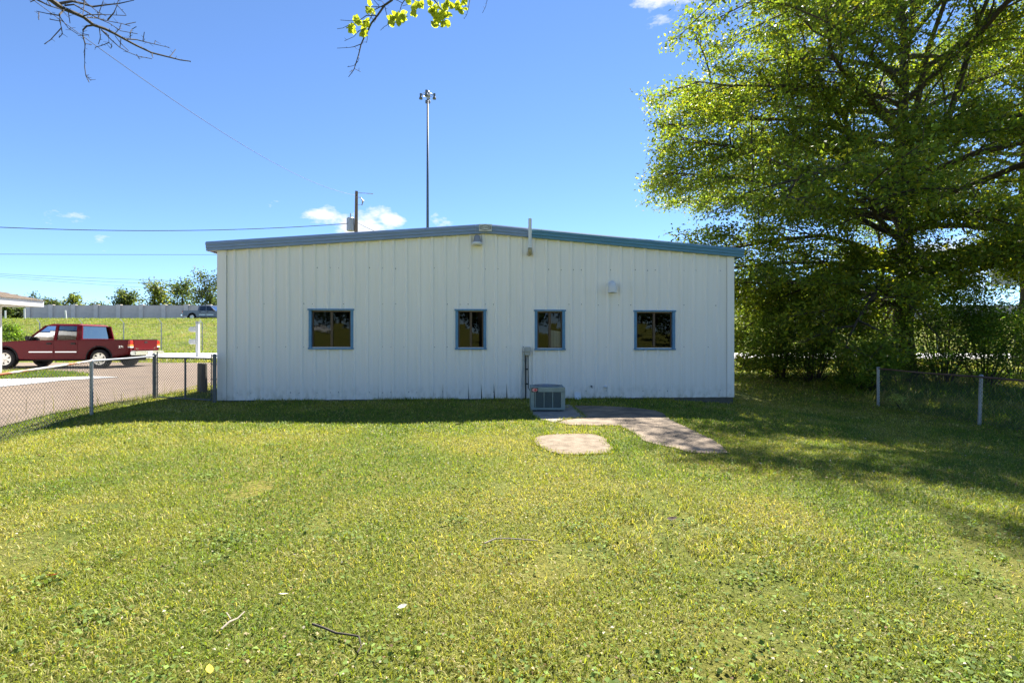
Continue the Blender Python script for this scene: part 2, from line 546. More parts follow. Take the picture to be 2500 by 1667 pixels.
z6 = lambda L_: [(1200 + x / 3.618, 820 + y / 3.618) for x, y in L_]
path_px = z6([(650, 640), (730, 618), (1000, 622), (1250, 637), (1450, 662), (1530, 692), (1580, 740), (1700, 800), (1850, 870),
              (1950, 920), (2050, 985), (2085, 1040), (1900, 1042), (1750, 1030), (1600, 990), (1450, 960), (1330, 925),
              (1290, 880), (1200, 832), (1130, 795), (900, 793), (700, 790), (580, 772), (640, 745), (830, 725), (720, 640)])
PATH = wob([gp(*p) for p in path_px], .015, .2, 1)
slab_px = z6([(370, 920), (420, 888), (550, 872), (700, 868), (900, 873), (1010, 900), (1030, 950), (1080, 990), (1040, 1035), (900, 1050),
              (750, 1055), (600, 1050), (500, 1020), (400, 975)])
SLAB = wob([gp(*p) for p in slab_px], .02, .12, 2)
pad_px = z6([(325, 640), (700, 612), (825, 722), (640, 742), (560, 768), (440, 745), (370, 705)])
PAD = [gp(*p) for p in pad_px]
sheet('curved_path', PATH, .012, MT['path'], .3, .05)
sheet('round_slab', SLAB, .014, MT['slab'], .3, .05)
sheet('equipment_pad', PAD, .016, MT['concrete'], .3, .05)

# driveway, walk, road, highway
DE = [(-8.9, -3), (-8.95, 4), (-9.0, 8.3), (-9.3, 12), (-9.5, 15.6), (-9.6, 19), (-9.4, 23.5), (-10, 24.3)]
_r = random.Random(3); DRIVE = []
for _a, _b in zip(DE[:-1], DE[1:]):
    _n = max(1, int(math.dist(_a, _b) / .45))
    DRIVE += [(_a[0] + (_b[0] - _a[0]) * k / _n + _r.uniform(-.05, .05), _a[1] + (_b[1] - _a[1]) * k / _n) for k in range(_n)]
DRIVE += [DE[-1], (-60, 24.6), (-60, -3)]
sheet('driveway', DRIVE, .034, MT['asphalt'], .62)
ISL = wob([gp(*p) for p in [(-60, 914), (40, 909), (110, 908), (215, 916), (222, 922), (100, 924), (0, 929), (-60, 932)]], .05, .4, 4)
sheet('grass_island', ISL, .05, MT['ground'], .6)
WALK = [gp(*p) for p in [(-120, 938), (0, 929), (219, 922), (290, 924), (153, 932), (0, 948), (-120, 966)]]
sheet('walkway', WALK, .055, MT['road'], .6, .05)
ROAD = [(-150, 28.0), (150, 28.0), (150, 34.0), (-150, 34.0)]
sheet('road', ROAD, .030, MT['road'], 4.0)
HW = [(-250, 57.5), (250, 57.5), (250, 73.5), (-250, 73.5)]
sheet('highway', HW, .05, MT['highway'], 8.0)
HL = MB()
for x in np.arange(-120, 120, 9.0):
    HL.box(x, x + 3, 65.4, 65.5, g1(x, 65) + .058, g1(x, 65) + .062)
tag(HL.build('highway_lane_marking', MT['white']), kind='structure')

BW = fac(1790, 900)[0]
BDEP = 12.0
FOOT = [tuple(b2w(u, v, 0).xy) for u, v in ((-.05, .04), (BW + .05, .04), (BW + .05, -BDEP), (-.05, -BDEP))]

# ------------------------------------------------------------------ metal building (local x along the facade, local -y outward)
bld = empty('metal_building', (BX, BY, 0), 'white ribbed metal building with low gable and blue trimmed roof edge', 'building', rz=BA)
def fl(u, v, z): return (u, -v, z)      # facade local
# roof line on the wall: three measured points along the underside of the rake trim
zl = fac(533, 612)[1]; uR, zr_ = fac(1185, 570); zr = fac(1790, 627)[1]
def ztop(u):
    return zl + (zr_ - zl) * u / uR if u < uR else zr_ + (zr - zr_) * (u - uR) / (BW - uR)
wins_px = [(754.7, 754.7, 863.8, 851.8), (1112, 755.7, 1187, 852.4), (1305, 757, 1379, 854), (1547, 758.3, 1647, 853.3)]
WIN = []
for a, b, c, d in wins_px:
    u0, z1 = fac(a, b); u1, z0 = fac(c, d)
    WIN.append((u0, u1, z0, z1))
OPN = [(u0 + .055, u1 - .055, z0 + .045, z1 - .035) for u0, u1, z0, z1 in WIN]
uA = fac(573, 800)[0]; uB = fac(1752.8, 800)[0]
NR = round((uB - uA) / .3115)
RS = (uB - uA) / NR
print('ribs', NR, RS, 'W', BW, 'heights', zl, zr_, zr)
ribs = [uA + k * RS for k in range(NR + 1)]
SEAMGAP = {min(range(len(ribs)), key=lambda k: abs(ribs[k] - fac(p, 950)[0])): w for p, w in ((1151, .018), (1182, .028), (1213, .034), (1243, .026), (1090, .012), (925, .008))}
def panel(uc, width, gap, first=True):
    """one ribbed sheet from the rib at uc to the next rib; windows are cut out"""
    prof = [(-.052, 0), (-.022, .034), (.022, .034), (.052, 0), (.098, 0), (.108, .0025), (.124, .0025), (.134, 0),
            (.176, 0), (.186, .0025), (.202, .0025), (.212, 0), (width - .052, 0)]
    if not first: prof = [(0, 0), (width, 0)]
    pts = [(uc + a, o) for a, o in prof]
    cuts = sorted({w for o in OPN for w in o[:2]})
    full = []
    for i in range(len(pts) - 1):
        (a, oa), (b, ob) = pts[i], pts[i + 1]
        full.append((a, oa))
        for c in cuts:
            if a < c < b: full.append((c, oa + (ob - oa) * (c - a) / (b - a)))
    full.append(pts[-1])
    lower, upper = MB(), MB()
    split = any(o[0] < .5 * (full[i][0] + full[i + 1][0]) < o[1] for o in OPN for i in range(len(full) - 1))
    for i in range(len(full) - 1):
        (a, oa), (b, ob) = full[i], full[i + 1]
        mid = .5 * (a + b)
        lo, spans = .03, []
        for w in OPN:
            if w[0] < mid < w[1]: spans.append((lo, w[2])); lo = w[3]
        spans.append((lo, None))
        if len(spans) == 1 and split: spans = [(lo, .5), (.5, None)]
        for s0, s1 in spans:
            m = upper if (split and s1 is None) else lower
            ta = ztop(a) if s1 is None else s1; tb = ztop(b) if s1 is None else s1
            if gap and s0 < .1:
                sa = gap if i < 2 else (gap * .6 if i == 2 else 0); sb = gap if i + 1 < 3 else (gap * .6 if i + 1 == 3 else 0)
                if i + 1 == 2: sb = gap
                m.add([fl(a + sa, oa + .006, s0), fl(b + sb, ob + .006, s0), fl(b, ob, .42), fl(a, oa, .42)], [(0, 1, 2, 3)])
                s0 = .42
            m.add([fl(a, oa, s0), fl(b, ob, s0), fl(b, ob, tb), fl(a, oa, ta)], [(0, 1, 2, 3)])
    for q in (lower, upper):
        if q.f: q.build('wall_panel', MT['siding'], bld)
panel(.20, ribs[0] - .052 - .20, 0, False)
for k in range(NR):
    panel(ribs[k], RS, SEAMGAP.get(k, 0))
panel(ribs[-1], BW - .17 - ribs[-1] + .052, 0)
# corner trims
for u0, u1 in ((-.012, .20), (BW - .172, BW + .012)):
    m = MB(); zt = ztop(max(0, min(BW, .5 * (u0 + u1))))
    m.box(u0, u1, -.036, -.006, .03, zt); m.build('corner_trim', MT['siding'], bld, bevel=.006)
# side and rear walls, floor, inner lining
m = MB()
for u in (0, BW): m.box(u - (.0 if u else -.004), u + (.004 if not u else -.004) , .0, BDEP, .03, ztop(u) - .02)
m.box(.01, BW - .01, BDEP - .02, BDEP, .03, zl - .02)
m.add([fl(.01, -BDEP, zl - .02), fl(BW - .01, -BDEP, zl - .02), fl(uR, -BDEP, zr_)], [(0, 1, 2)])
m.build('side_wall', MT['siding'], bld)
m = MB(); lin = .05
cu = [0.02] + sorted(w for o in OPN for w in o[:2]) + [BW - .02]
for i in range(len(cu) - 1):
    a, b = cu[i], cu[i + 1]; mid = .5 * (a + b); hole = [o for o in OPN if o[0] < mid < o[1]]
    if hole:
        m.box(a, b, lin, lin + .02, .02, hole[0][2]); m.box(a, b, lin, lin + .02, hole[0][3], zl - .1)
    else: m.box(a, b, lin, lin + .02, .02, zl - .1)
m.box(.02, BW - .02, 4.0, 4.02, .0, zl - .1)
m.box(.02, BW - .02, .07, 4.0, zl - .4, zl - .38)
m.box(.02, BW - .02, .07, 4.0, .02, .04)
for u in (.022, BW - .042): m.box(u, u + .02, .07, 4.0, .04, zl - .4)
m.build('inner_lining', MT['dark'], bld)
m = MB(); m.box(.004, BW - .004, .004, BDEP, -.7, .03)
m.build('foundation', MT['foundation'], bld)
# roof sheets
OV, FO = .19, .10
sl_ = (zr_ - zl) / uR; sr_ = (zr - zr_) / (BW - uR)
m = MB()
for a, b, za, zb in ((-OV, uR, zl - OV * sl_, zr_), (uR, BW + OV, zr_, zr + OV * sr_)):
    m.hexa([fl(a, -BDEP - .1, za + .02), fl(b, -BDEP - .1, zb + .02), fl(b, FO - .03, zb + .02), fl(a, FO - .03, za + .02),
            fl(a, -BDEP - .1, za + .17), fl(b, -BDEP - .1, zb + .17), fl(b, FO - .03, zb + .17), fl(a, FO - .03, za + .17)])
m.build('roof', MT['roof'], bld)
# rake trim: pieces with a stepped face
TH = .215
joints = [-OV - .03, fac(1044, 560)[0], fac(1161, 560)[0], fac(1209, 560)[0], fac(1291, 560)[0], fac(1320, 560)[0], fac(1700, 560)[0], BW + OV + .03]
zrk = lambda u: (zr_ + (u - uR) * sl_) if u < uR else (zr_ + (u - uR) * sr_)
prof = [(0, .0), (FO + .012, .0), (FO + .012, .055), (FO + .03, .065), (FO + .03, .125), (FO + .045, .135), (FO + .045, TH - .03), (FO + .02, TH), (0, TH)]
for i in range(len(joints) - 1):
    a, b = joints[i] + .0015, joints[i + 1] - .0015
    cutu = [a] + ([uR] if a < uR < b else []) + [b]
    lap = .004 if i % 2 else 0
    m = MB(); vv = []
    for u in cutu: vv += [fl(u, v + (lap if v > 0 else 0), zrk(u) + h - .01) for v, h in prof]
    n = len(prof); fs = []
    for j in range(len(cutu) - 1):
        fs += [(j * n + k, j * n + (k + 1) % n, (j + 1) * n + (k + 1) % n, (j + 1) * n + k) for k in range(n)]
    fs += [tuple(range(n)), tuple(range((len(cutu) - 1) * n, len(cutu) * n))]
    m.add(vv, fs); m.build('rake_trim', MT['trim_teal'] if i >= 4 else MT['trim_grey'], bld)
# eave gutters
for s, u, z, mm in ((-1, -OV, zl - OV * sl_, 'trim_grey'), (1, BW + OV, zr + OV * sr_, 'trim_teal')):
    m = MB(); a, b = sorted((u - s * .02, u + s * .06))
    m.box(a, b, -FO + .05, BDEP, z + .0, z + .13); m.build('gutter', MT[mm], bld, bevel=.01)
# windows
for i, ((u0, u1, z0, z1), (a0, a1, c0, c1)) in enumerate(zip(WIN, OPN)):
    d0, d1 = -.042, .09
    f = MB(); t = .032; y0, y1 = .022, .05
    x0, x1, q0, q1 = a0 + .013, a1 - .013, z0 + .031, z1 - .031
    f.box(x0, x1, y0, y1, q0, q0 + t); f.box(x0, x1, y0, y1, q1 - t, q1)
    f.box(x0, x0 + t, y0, y1, q0 + t, q1 - t); f.box(x1 - t, x1, y0, y1, q0 + t, q1 - t)
    win = f.build('window', MT['bronze'], bld)
    for ja, jb in ((u0, a0 + .012), (a1 - .012, u1)):
        h = MB(); h.box(ja, jb, d0, d1, z0 + .03, z1 - .03); h.build('window_jamb', MT['trim_blue'], win, bevel=.004)
    h = MB(); h.box(u0 - .02, u1 + .02, -.062, d1, z1 - .03, z1 + .008); h.build('window_head_trim', MT['trim_blue'], win, bevel=.0025)
    h = MB(); h.box(u0 - .012, u1 + .012, -.058, d1, z0 - .01, z0 + .03); h.build('window_sill', MT['trim_blue'], win, bevel=.0025)
    mid = .5 * (x0 + x1)
    mm = MB(); mm.box(mid - .028, mid + .028, y0 - .012, y1, q0 + t, q1 - t); mm.build('meeting_stile', MT['bronze'], win, bevel=.003)
    for k, (pa, pb) in enumerate(((x0 + t, mid - .028), (mid + .028, x1 - t))):
        yy = .036 + .004 * k
        tl = [.004, -.003, .005, -.004][(i + k) % 4]
        p = MB(); p.add([(pa, yy, q0 + t), (pb, yy + tl * .4, q0 + t), (pb, yy + tl + .003, q1 - t), (pa, yy + tl, q1 - t)], [(0, 1, 2, 3)])
        p.build('pane', MT['glass'], win)
    if i == 2:
        p = MB()
        for s_ in range(7):
            xa = mid + .03 + s_ * .04; p.box(xa, xa + .036, .10 + .012 * (s_ % 2), .112 + .012 * (s_ % 2), q0 - .05, q0 + .46 - .006 * s_)
        p.build('curtain', MT['curtain'], win)
# screws on the girt lines
m = MB(); r_ = random.Random(5)
for py in (655, 742, 847, 957):
    for k in range(NR + 1):
        if r_.random() < .52:
            u, z = fac(1250, py)[0], fac(1000, py)[1]
            uu = ribs[k] + r_.choice((.055, .06, -.055))
            if any(w[0] - .1 < uu < w[1] + .1 and w[2] - .1 < z < w[3] + .03 for w in WIN): continue
            rr = r_.uniform(.006, .0105)
            m.lathe((uu, -.001, z + r_.uniform(-.01, .01)), [(rr * 1.3, 0), (rr, -.006), (rr * .5, -.009)], 6, 'Y')
tag(m.build('screws', MT['galv_dark'], bld), kind='stuff')

# things fixed to the wall: world placed empties rotated with the facade
def wall_thing(name, px, py, label, cat, v=0.0):
    u, z = fac(px, py, v); return empty(name, b2w(u, v, z), label, cat, rz=BA)
# sign at the ridge
zz = zrk(uR)
sg = empty('gable_sign', b2w(uR, FO + .05, zz + .02), 'small white sign with black lettering at the roof peak', 'sign', rz=BA)
sw, sh = .155, .085
m = MB(); m.box(-sw, sw, -.012, .0, 0, sh * 2); m.build('sign_plate', MT['sign'], sg, bevel=.003)
def ring(hw, hh, tip, th, y0, y1, zc):
    o = [(-hw, hh * .5), (0, hh), (hw, hh * .5), (hw, -hh * .5), (0, -hh), (-hw, -hh * .5)]
    i_ = [(-hw + th, hh * .5 - th * .6), (0, hh - th), (hw - th, hh * .5 - th * .6), (hw - th, -hh * .5 + th * .6), (0, -hh + th), (-hw + th, -hh * .5 + th * .6)]
    m = MB(); v = []
    for P in (o, i_):
        for yy in (y0, y1): v += [(x, yy, zc + z) for x, z in P]
    fs = []
    for k in range(6):
        k2 = (k + 1) % 6
        fs += [(k, k2, 12 + k2, 12 + k), (6 + k, 6 + k2, 18 + k2, 18 + k), (k, k2, 6 + k2, 6 + k), (12 + k, 12 + k2, 18 + k2, 18 + k)]
    return m.add(v, fs)
ring(.135, .066, 0, .012, -.016, -.0115, sh).build('hexagon_border', MT['ink'], sg)
def text(s, size, loc, rot, m, parent, name='lettering', ext=.002, sx=1.0):
    c = bpy.data.curves.new(name, 'FONT'); c.body = s; c.size = size; c.align_x = 'CENTER'; c.align_y = 'CENTER'; c.extrude = ext
    c.resolution_u = 2
    t = bpy.data.objects.new(name, c); COL.objects.link(t)
    dg = bpy.context.evaluated_depsgraph_get()
    me = bpy.data.meshes.new_from_object(t.evaluated_get(dg))
    bpy.data.objects.remove(t); bpy.data.curves.remove(c)
    mtx = Matrix.Translation(loc) @ rot.to_4x4() @ Matrix.Diagonal((sx, 1, 1, 1))
    me.transform(mtx)
    return link_mesh(name, me, m, parent)
RX90 = Matrix.Rotation(R(90), 3, 'X')
text('GULF STATES', .052, (0, -.0145, sh), RX90, MT['ink'], sg, sx=.72)

# bell lamp under the peak
lp = wall_thing('wall_lamp', 1165, 590, 'grey bell shaped lamp with white rim high on white wall', 'lamp')
m = MB(); m.lathe((0, -.13, 0), [(.02, .135), (.052, .125), (.07, .10), (.078, .05), (.10, -.02), (.115, -.045)], 20); m.build('lamp_shade', MT['grey'], lp, smooth=True)
m = MB(); m.lathe((0, -.13, 0), [(.112, -.045), (.125, -.05), (.13, -.105), (.12, -.11), (.05, -.10)], 20); m.build('lamp_rim', MT['white'], lp, smooth=True)
m = MB(); m.box(-.04, .04, -.06, .0, .02, .10); m.build('bracket', MT['grey'], lp)
# white vent pipe passing in front of the rake
vp = wall_thing('vent_pipe', 1292, 620, 'tall white plastic pipe rising above the teal roof edge', 'pipe')
ztp = fac(1292, 534, .2)[1] - vp.location.z
m = MB(); m.tube([(0, -.205, .06), (0, -.205, ztp)], .043, 14); m.build('pipe', MT['pvc'], vp, smooth=False)
m = MB(); m.tube([(0, .0, .0), (0, -.12, .0), (0, -.175, .015), (0, -.203, .05), (0, -.205, .11)], [.05, .052, .055, .053, .052], 14); m.build('elbow', MT['pvc_old'], vp, smooth=True)
# exhaust hood
ex = wall_thing('exhaust_vent', 1491, 700, 'white hooded exhaust elbow with dark mouth on wall above rightmost window', 'vent')
m = MB(); m.tube([(-.0, .0, .03), (0, -.09, .035), (0, -.15, .01), (0, -.165, -.05), (0, -.167, -.12)], [.095, .10, .105, .102, .10], 18, cap=False); m.build('hood', MT['white'], ex, smooth=True)
m = MB(); m.tube([(0, -.167, -.11), (0, -.168, -.165)], [.106, .106], 18, cap=False); m.build('collar', MT['white'], ex)
m = MB(); m.lathe((0, -.167, -.15), [(.095, .0), (.09, .01)], 18); m.build('dark_mouth_disc', MT['dark'], ex)  # dark disc puts the shade of the hood mouth into colour
m = MB(); m.lathe((0, 0, .03), [(.12, 0), (.12, -.012), (.10, -.014)], 18, 'Y'); m.build('flange', MT['white'], ex)
# low dryer vent
dv = wall_thing('dryer_vent', 1409.5, 966, 'small white louvred dryer vent low on wall right of cooling unit', 'vent')
m = MB(); m.hexa([(-.085, -.10, -.09), (.085, -.10, -.09), (.085, 0, -.09), (-.085, 0, -.09), (-.075, -.02, .09), (.075, -.02, .09), (.075, 0, .09), (-.075, 0, .09)])
m.build('hood', MT['pvc'], dv, bevel=.01)
m = MB(); m.box(-.07, .07, -.09, -.005, -.098, -.092); m.build('flap', MT['dark'], dv)
st = wall_thing('pipe_stub', 1477.7, 944, 'short white capped pipe stub low on wall', 'pipe')
m = MB(); m.lathe((0, 0, 0), [(.04, .0), (.04, -.02), (.028, -.024), (.028, -.07), (.02, -.075)], 14, 'Y'); m.build('stub', MT['pvc'], st, smooth=False)
st = wall_thing('hose_bib', 1443.6, 942.5, 'small dark tap fitting low on wall beside white pipe stub', 'tap')
m = MB(); m.lathe((0, 0, 0), [(.022, .0), (.022, -.04), (.014, -.045)], 10, 'Y'); m.tube([(0, -.035, 0), (.012, -.05, -.04)], .012, 8); m.build('spout', MT['galv_dark'], st)
# electrical disconnect with conduits
db = wall_thing('disconnect_box', 1287, 857, 'beige electrical disconnect box with two conduits above cooling unit', 'electrical box')
zg = g1(db.location.x, db.location.y) - db.location.z
m = MB(); m.box(-.068, .068, -.10, 0, -.10, .10); m.build('box', MT['box'], db, bevel=.008)
m = MB(); m.box(-.074, .074, -.125, -.095, -.02, .105); m.build('lid', MT['box'], db, bevel=.008)
m = MB(); m.tube([(-.085, -.05, .0), (-.088, -.05, -.07), (-.115, -.06, -.55), (-.155, -.10, zg - .02)], .021, 10); m.tube([(-.092, -.05, -.20), (-.094, -.05, -.27)], .03, 10)
m.tube([(-.06, -.05, -.05), (-.085, -.05, -.0)], .016, 8); m.build('white_conduit', MT['box'], db)
m = MB(); m.tube([(-.04, -.06, -.09), (-.04, -.06, zg - .05)], .017, 8); m.tube([(.02, -.02, -.1), (.03, -.02, zg + .3), (.12, -.1, zg + .12), (.25, -.5, zg + .12)], .008, 6)
m.build('refrigerant_line', MT['black'], db)
for z in (-.44, -.80):
    m = MB(); m.box(-.055, .015, -.085, -.005, z - .012, z + .012); m.build('clamp', MT['black'], db)

# ------------------------------------------------------------------ air conditioner
AX, AY = .725, 10.24
ac = empty('condenser_unit', (AX, AY, g1(AX, AY) + .016), 'green grey outdoor air conditioner on a concrete pad by the wall', 'air conditioner')
W2, H = .345, .49
m = MB()
m.box(-W2, W2, -W2, W2, .03, .055)
for sx in (-1, 1):
    for sy in (-1, 1):
        m.box(min(sx * W2, sx * (W2 - .07)), max(sx * W2, sx * (W2 - .07)), min(sy * W2, sy * (W2 - .07)), max(sy * W2, sy * (W2 - .07)), .055, H - .09)
m.box(-W2, W2, -W2, -W2 + .02, H - .10, H - .012); m.box(-W2, W2, W2 - .02, W2, H - .10, H - .012)
m.box(-W2, -W2 + .02, -W2 + .02, W2 - .02, .055, H - .012); m.box(W2 - .02, W2, -W2 + .02, W2 - .02, .055, H - .012)
m.box(-W2 + .07, W2 - .07, -W2, -W2 + .015, .055, .075)
cab = m.build('cabinet', MT['ac'], ac)
m = MB(); m.box(-W2 + .03, W2 - .03, -W2 + .03, W2 - .03, .06, H - .06); m.build('coil', MT['coil'], ac)
for sx, sy in ((-1, -1), (1, -1), (-1, 1), (1, 1)):
    m = MB(); m.box(sx * .27 - .03, sx * .27 + .03, sy * .27 - .03, sy * .27 + .03, .0, .03); m.build('foot', MT['black'], ac)
gx0, gx1 = -W2 + .09, W2 - .075
cw = (gx1 - gx0) / 3
for k in range(3):
    m = MB()
    for j in range(16):
        z = .085 + j * .0195
        xa, xb = gx0 + k * cw + .008, gx0 + (k + 1) * cw - .008
        m.hexa([(xa, -W2 + .004, z), (xb, -W2 + .004, z), (xb, -W2 + .018, z + .008), (xa, -W2 + .018, z + .008),
                (xa, -W2 + .002, z + .003), (xb, -W2 + .002, z + .003), (xb, -W2 + .018, z + .011), (xa, -W2 + .018, z + .011)])
    m.build('louvre_panel', MT['ac_dark'], ac)
for k in range(4):
    m = MB(); xx = gx0 + k * cw; m.box(xx - .008, xx + .008, -W2 - .002, -W2 + .012, .076, H - .101); m.build('louvre_divider', MT['ac'], ac)
m = MB(); n = 40
vv, fs = [], []
for k in range(n):
    w = 2 * math.pi * k / n; c, s = math.cos(w), math.sin(w)
    q = W2 / max(abs(c), abs(s))
    vv += [(c * q, s * q, H - .012), (c * .29, s * .29, H), (c * .275, s * .275, H - .03)]
for k in range(n):
    k2 = (k + 1) % n
    fs += [(3 * k, 3 * k2, 3 * k2 + 1, 3 * k + 1), (3 * k + 1, 3 * k2 + 1, 3 * k2 + 2, 3 * k + 2)]
m.add(vv, fs); m.build('top_cover', MT['ac'], ac)
m = MB()
for r0 in np.linspace(.05, .285, 9):
    m.tube([(r0 * math.cos(a), r0 * math.sin(a), H + .022 - .05 * r0) for a in np.linspace(0, 2 * math.pi, 25)], .003, 4, False)
for k in range(8):
    a = k * math.pi / 4; m.tube([(0, 0, H + .024), (.29 * math.cos(a), .29 * math.sin(a), H + .006)], .004, 4)
m.build('fan_grille', MT['galv'], ac)
m = MB(); m.lathe((0, 0, H - .06), [(.07, -.02), (.07, .03), (.03, .035)], 12)
for k in range(3):
    a = k * 2.094; ca, sa = math.cos(a), math.sin(a)
    m.add([(ca * .06 - sa * .05, sa * .06 + ca * .05, H - .06), (ca * .06 + sa * .05, sa * .06 - ca * .05, H - .04), (ca * .26 + sa * .09, sa * .26 - ca * .09, H - .035), (ca * .26 - sa * .09, sa * .26 + ca * .09, H - .065)], [(0, 1, 2, 3)])
m.build('fan', MT['coil'], ac)
em = MB(); em.box(-W2 + .012, -W2 + .145, -W2 - .006, -W2 - .001, H - .10, H - .018)
em = em.build('emblem', MT['ink'], ac)
m = MB(); zc = H - .058; xc = -W2 + .078
m.add([(xc + .055 * math.cos(a), -W2 - .0075, zc + .034 * math.sin(a)) for a in np.linspace(0, 2 * math.pi, 18, endpoint=False)], [tuple(range(18))]); m.build('emblem_oval', MT['pink_em'], em)
m = MB()
m.add([(xc + .012 + .026 * math.cos(a), -W2 - .009, zc + .026 * math.sin(a)) for a in np.linspace(0, 2 * math.pi, 14, endpoint=False)], [tuple(range(14))])
m.add([(xc + .04, -W2 - .0102, zc - .008), (xc + .04, -W2 - .0102, zc + .004), (xc + .002, -W2 - .0102, zc + .004), (xc + .002, -W2 - .0102, zc - .008)], [(0, 1, 2, 3)])
m.build('emblem_mark', MT['red_em'], em)

# ------------------------------------------------------------------ chain link fences
def chain(p0, p1, h0, h1, cell, wr, org, n=3):
    """diamond mesh between two upright posts; p0,p1 ground points, h0..h1 heights above them"""
    p0, p1 = Vector(p0), Vector(p1); L = (p1 - p0).length; Hh = h1 - h0
    m = MB(org); st = cell * math.sqrt(2)
    def P(s, h): return p0.lerp(p1, s / L) + Vector((0, 0, h0 + h))
    k = -int(Hh / st) - 1
    while k * st < L:
        a = k * st
        s0, s1 = max(0, a), min(L, a + Hh)
        if s1 > s0:
            m.tube([P(s0, s0 - a), P(s1, s1 - a)], wr, n, False)
            m.tube([P(s0, Hh - (s0 - a)), P(s1, Hh - (s1 - a))], wr, n, False)
        k += 1
    m.tube([P(0, Hh), P(L, Hh)], wr * 1.3, n, False)
    return m
def G3(x, y, dz=0): return Vector((x, y, g1(x, y) + dz))
FH = 1.06
def post(m, p, h, r, cap=True):
    m.tube([p - Vector((0, 0, .1)), p + Vector((0, 0, h))], r, 12)
    if cap: m.lathe(p + Vector((0, 0, h)), [(r * 1.18, -.03), (r * 1.18, .0), (r * .9, .02), (r * .3, .035)], 12)

fA, fC, fD, fE = G3(-8.80, 12.1), G3(-8.30, 9.70), G3(-7.80, 7.30), G3(-7.3, 4.9)
fl_ = empty('chain_link_fence', fC, 'chain link fence with rusty top rail along the driveway', 'fence')
o = fC
for p, r, h, mm in ((fA, .042, FH + .04, 'galv_dark'), (fC, .031, FH, 'galv'), (fD, .031, FH, 'galv'), (fE, .031, FH, 'galv')):
    m = MB(o); post(m, p, h, r); m.build('post', MT[mm], fl_)
for a, b, mm in ((fA, fC, 'galv'), (fC, fD, 'rust'), (fD, fE, 'rust')):
    m = MB(o); up = Vector((0, 0, FH)); m.tube([a + up, a.lerp(b, .5) + up - Vector((0, 0, .006)), b + up], .021, 10); m.build('top_rail', MT[mm], fl_)
    tag(chain(a, b, .03, FH - .02, .054, .0030, o).build('chain_link', MT['wire'], fl_), kind='stuff')
for z in (.15, .40, .65, .90):
    m = MB(o); m.lathe(fA + Vector((0, 0, z)), [(.05, -.012), (.05, .012)], 10); m.build('tension_band', MT['galv_dark'], fl_)

gB = G3(-6.93, 11.45)
gt = empty('chain_link_gate', gB, 'low chain link gate between the fence end post and the building corner', 'gate')
o = gB; up = Vector((0, 0, 1)); d = (fA - gB); dn = d.normalized()
m = MB(o); post(m, gB, FH + .05, .042); m.build('gate_post', MT['galv_dark'], gt)
q0, q1 = gB + dn * .10, fA - dn * .10
def bar(a, za, b, zb, r=.019, name='gate_rail'):
    m = MB(o); m.tube([a + up * za, b + up * zb], r, 8); m.build(name, MT['galv_dark'], gt)
bar(q0, 1.03, q1, 1.03); bar(q0, .06, q1, .06, .016)
bar(q0, .05, q0, 1.14, .012, 'tension_bar'); bar(q1, .05, q1, 1.17, .012, 'tension_bar')
mid_ = q0.lerp(q1, .47); bar(mid_, .05, mid_, 1.05, .022, 'gate_stile')
tag(chain(q0, q1, .06, 1.02, .054, .0030, o).build('chain_link', MT['wire'], gt), kind='stuff')
for z in (.25, .55, .9):
    m = MB(o); m.lathe(gB + up * z, [(.05, -.014), (.05, .014)], 10); m.tube([gB + up * z, gB + dn * .12 + up * z], .01, 6)
    m.build('hinge', MT['galv_dark'], gt)
    m = MB(o); m.tube([fA + up * z, fA - dn * .13 + up * z], .008, 6); m.build('latch_arm', MT['galv_dark'], gt)

# fence on the right, running towards the viewer
rp = [G3(10.28, 13.8), G3(10.22, 10.75), G3(10.17, 7.7), G3(10.1, 4.6)]
fr = empty('chain_link_fence', rp[0], 'sagging chain link fence with dark rusty rail under the oak', 'fence'); o = rp[0]
for k, p in enumerate(rp):
    m = MB(o); tilt = Vector((.04, 0, 0)) if k == 1 else Vector((0, 0, 0))
    m.tube([p - up * .1, p + up * (FH + .02) + tilt], .036 if k == 0 else .034, 12)
    m.lathe(p + up * (FH + .02) + tilt, [(.042, -.03), (.042, .0), (.03, .02), (.008, .03)], 12); m.build('post', MT['galv'], fr)
for a, b in zip(rp[:-1], rp[1:]):
    m = MB(o); m.tube([a + up * FH, a.lerp(b, .5) + up * (FH - .02), b + up * FH], .021, 10); m.build('top_rail', MT['rust_dark'], fr)
    tag(chain(a, b, .04, FH - .03, .056, .0025, o).build('chain_link', MT['wire'], fr), kind='stuff')

# tall fence along the embankment foot with barbed wire arms
FY = 37.3
hx = [(px - 1250) / F * FY for px in (-210, -105, -4, 97, 200, 302, 394)]
stp = 3.1
while hx[-1] < 40: hx.append(hx[-1] + stp)
hf = empty('highway_fence', (hx[0], FY, g1(hx[0], FY)), 'tall chain link fence with angled barbed wire arms along embankment', 'fence'); o = hf.location
m0 = MB(); m0.tube([(0, 0, -.1), (0, 0, 2.22)], .037, 8); m0.tube([(0, 0, 2.2), (-.14, -.12, 2.5)], .024, 6)
p0 = None
for x in hx:
    if p0 is None: p0 = m0.build('post', MT['galv'], hf); q = p0
    else: q = p0.copy(); COL.objects.link(q); q.parent = hf
    q.location = Vector((x, FY, g1(x, FY))) - o
m = MB(o)
for a, b in zip(hx[:-1], hx[1:]):
    A, B = G3(a, FY), G3(b, FY)
    for t in (.35, .65, .97):
        off = Vector((-.14 * t, -.12 * t, 2.2 + .3 * t)); m.tube([A + off, (A + B) / 2 + off - up * .01, B + off], .0045, 3, False)
m.build('barbed_wire', MT['wire'], hf)
m = chain(G3(hx[0], FY), G3(hx[-1], FY), .03, 2.15, .11, .0042, o, 3); tag(m.build('chain_link', MT['wire'], hf), kind='stuff')

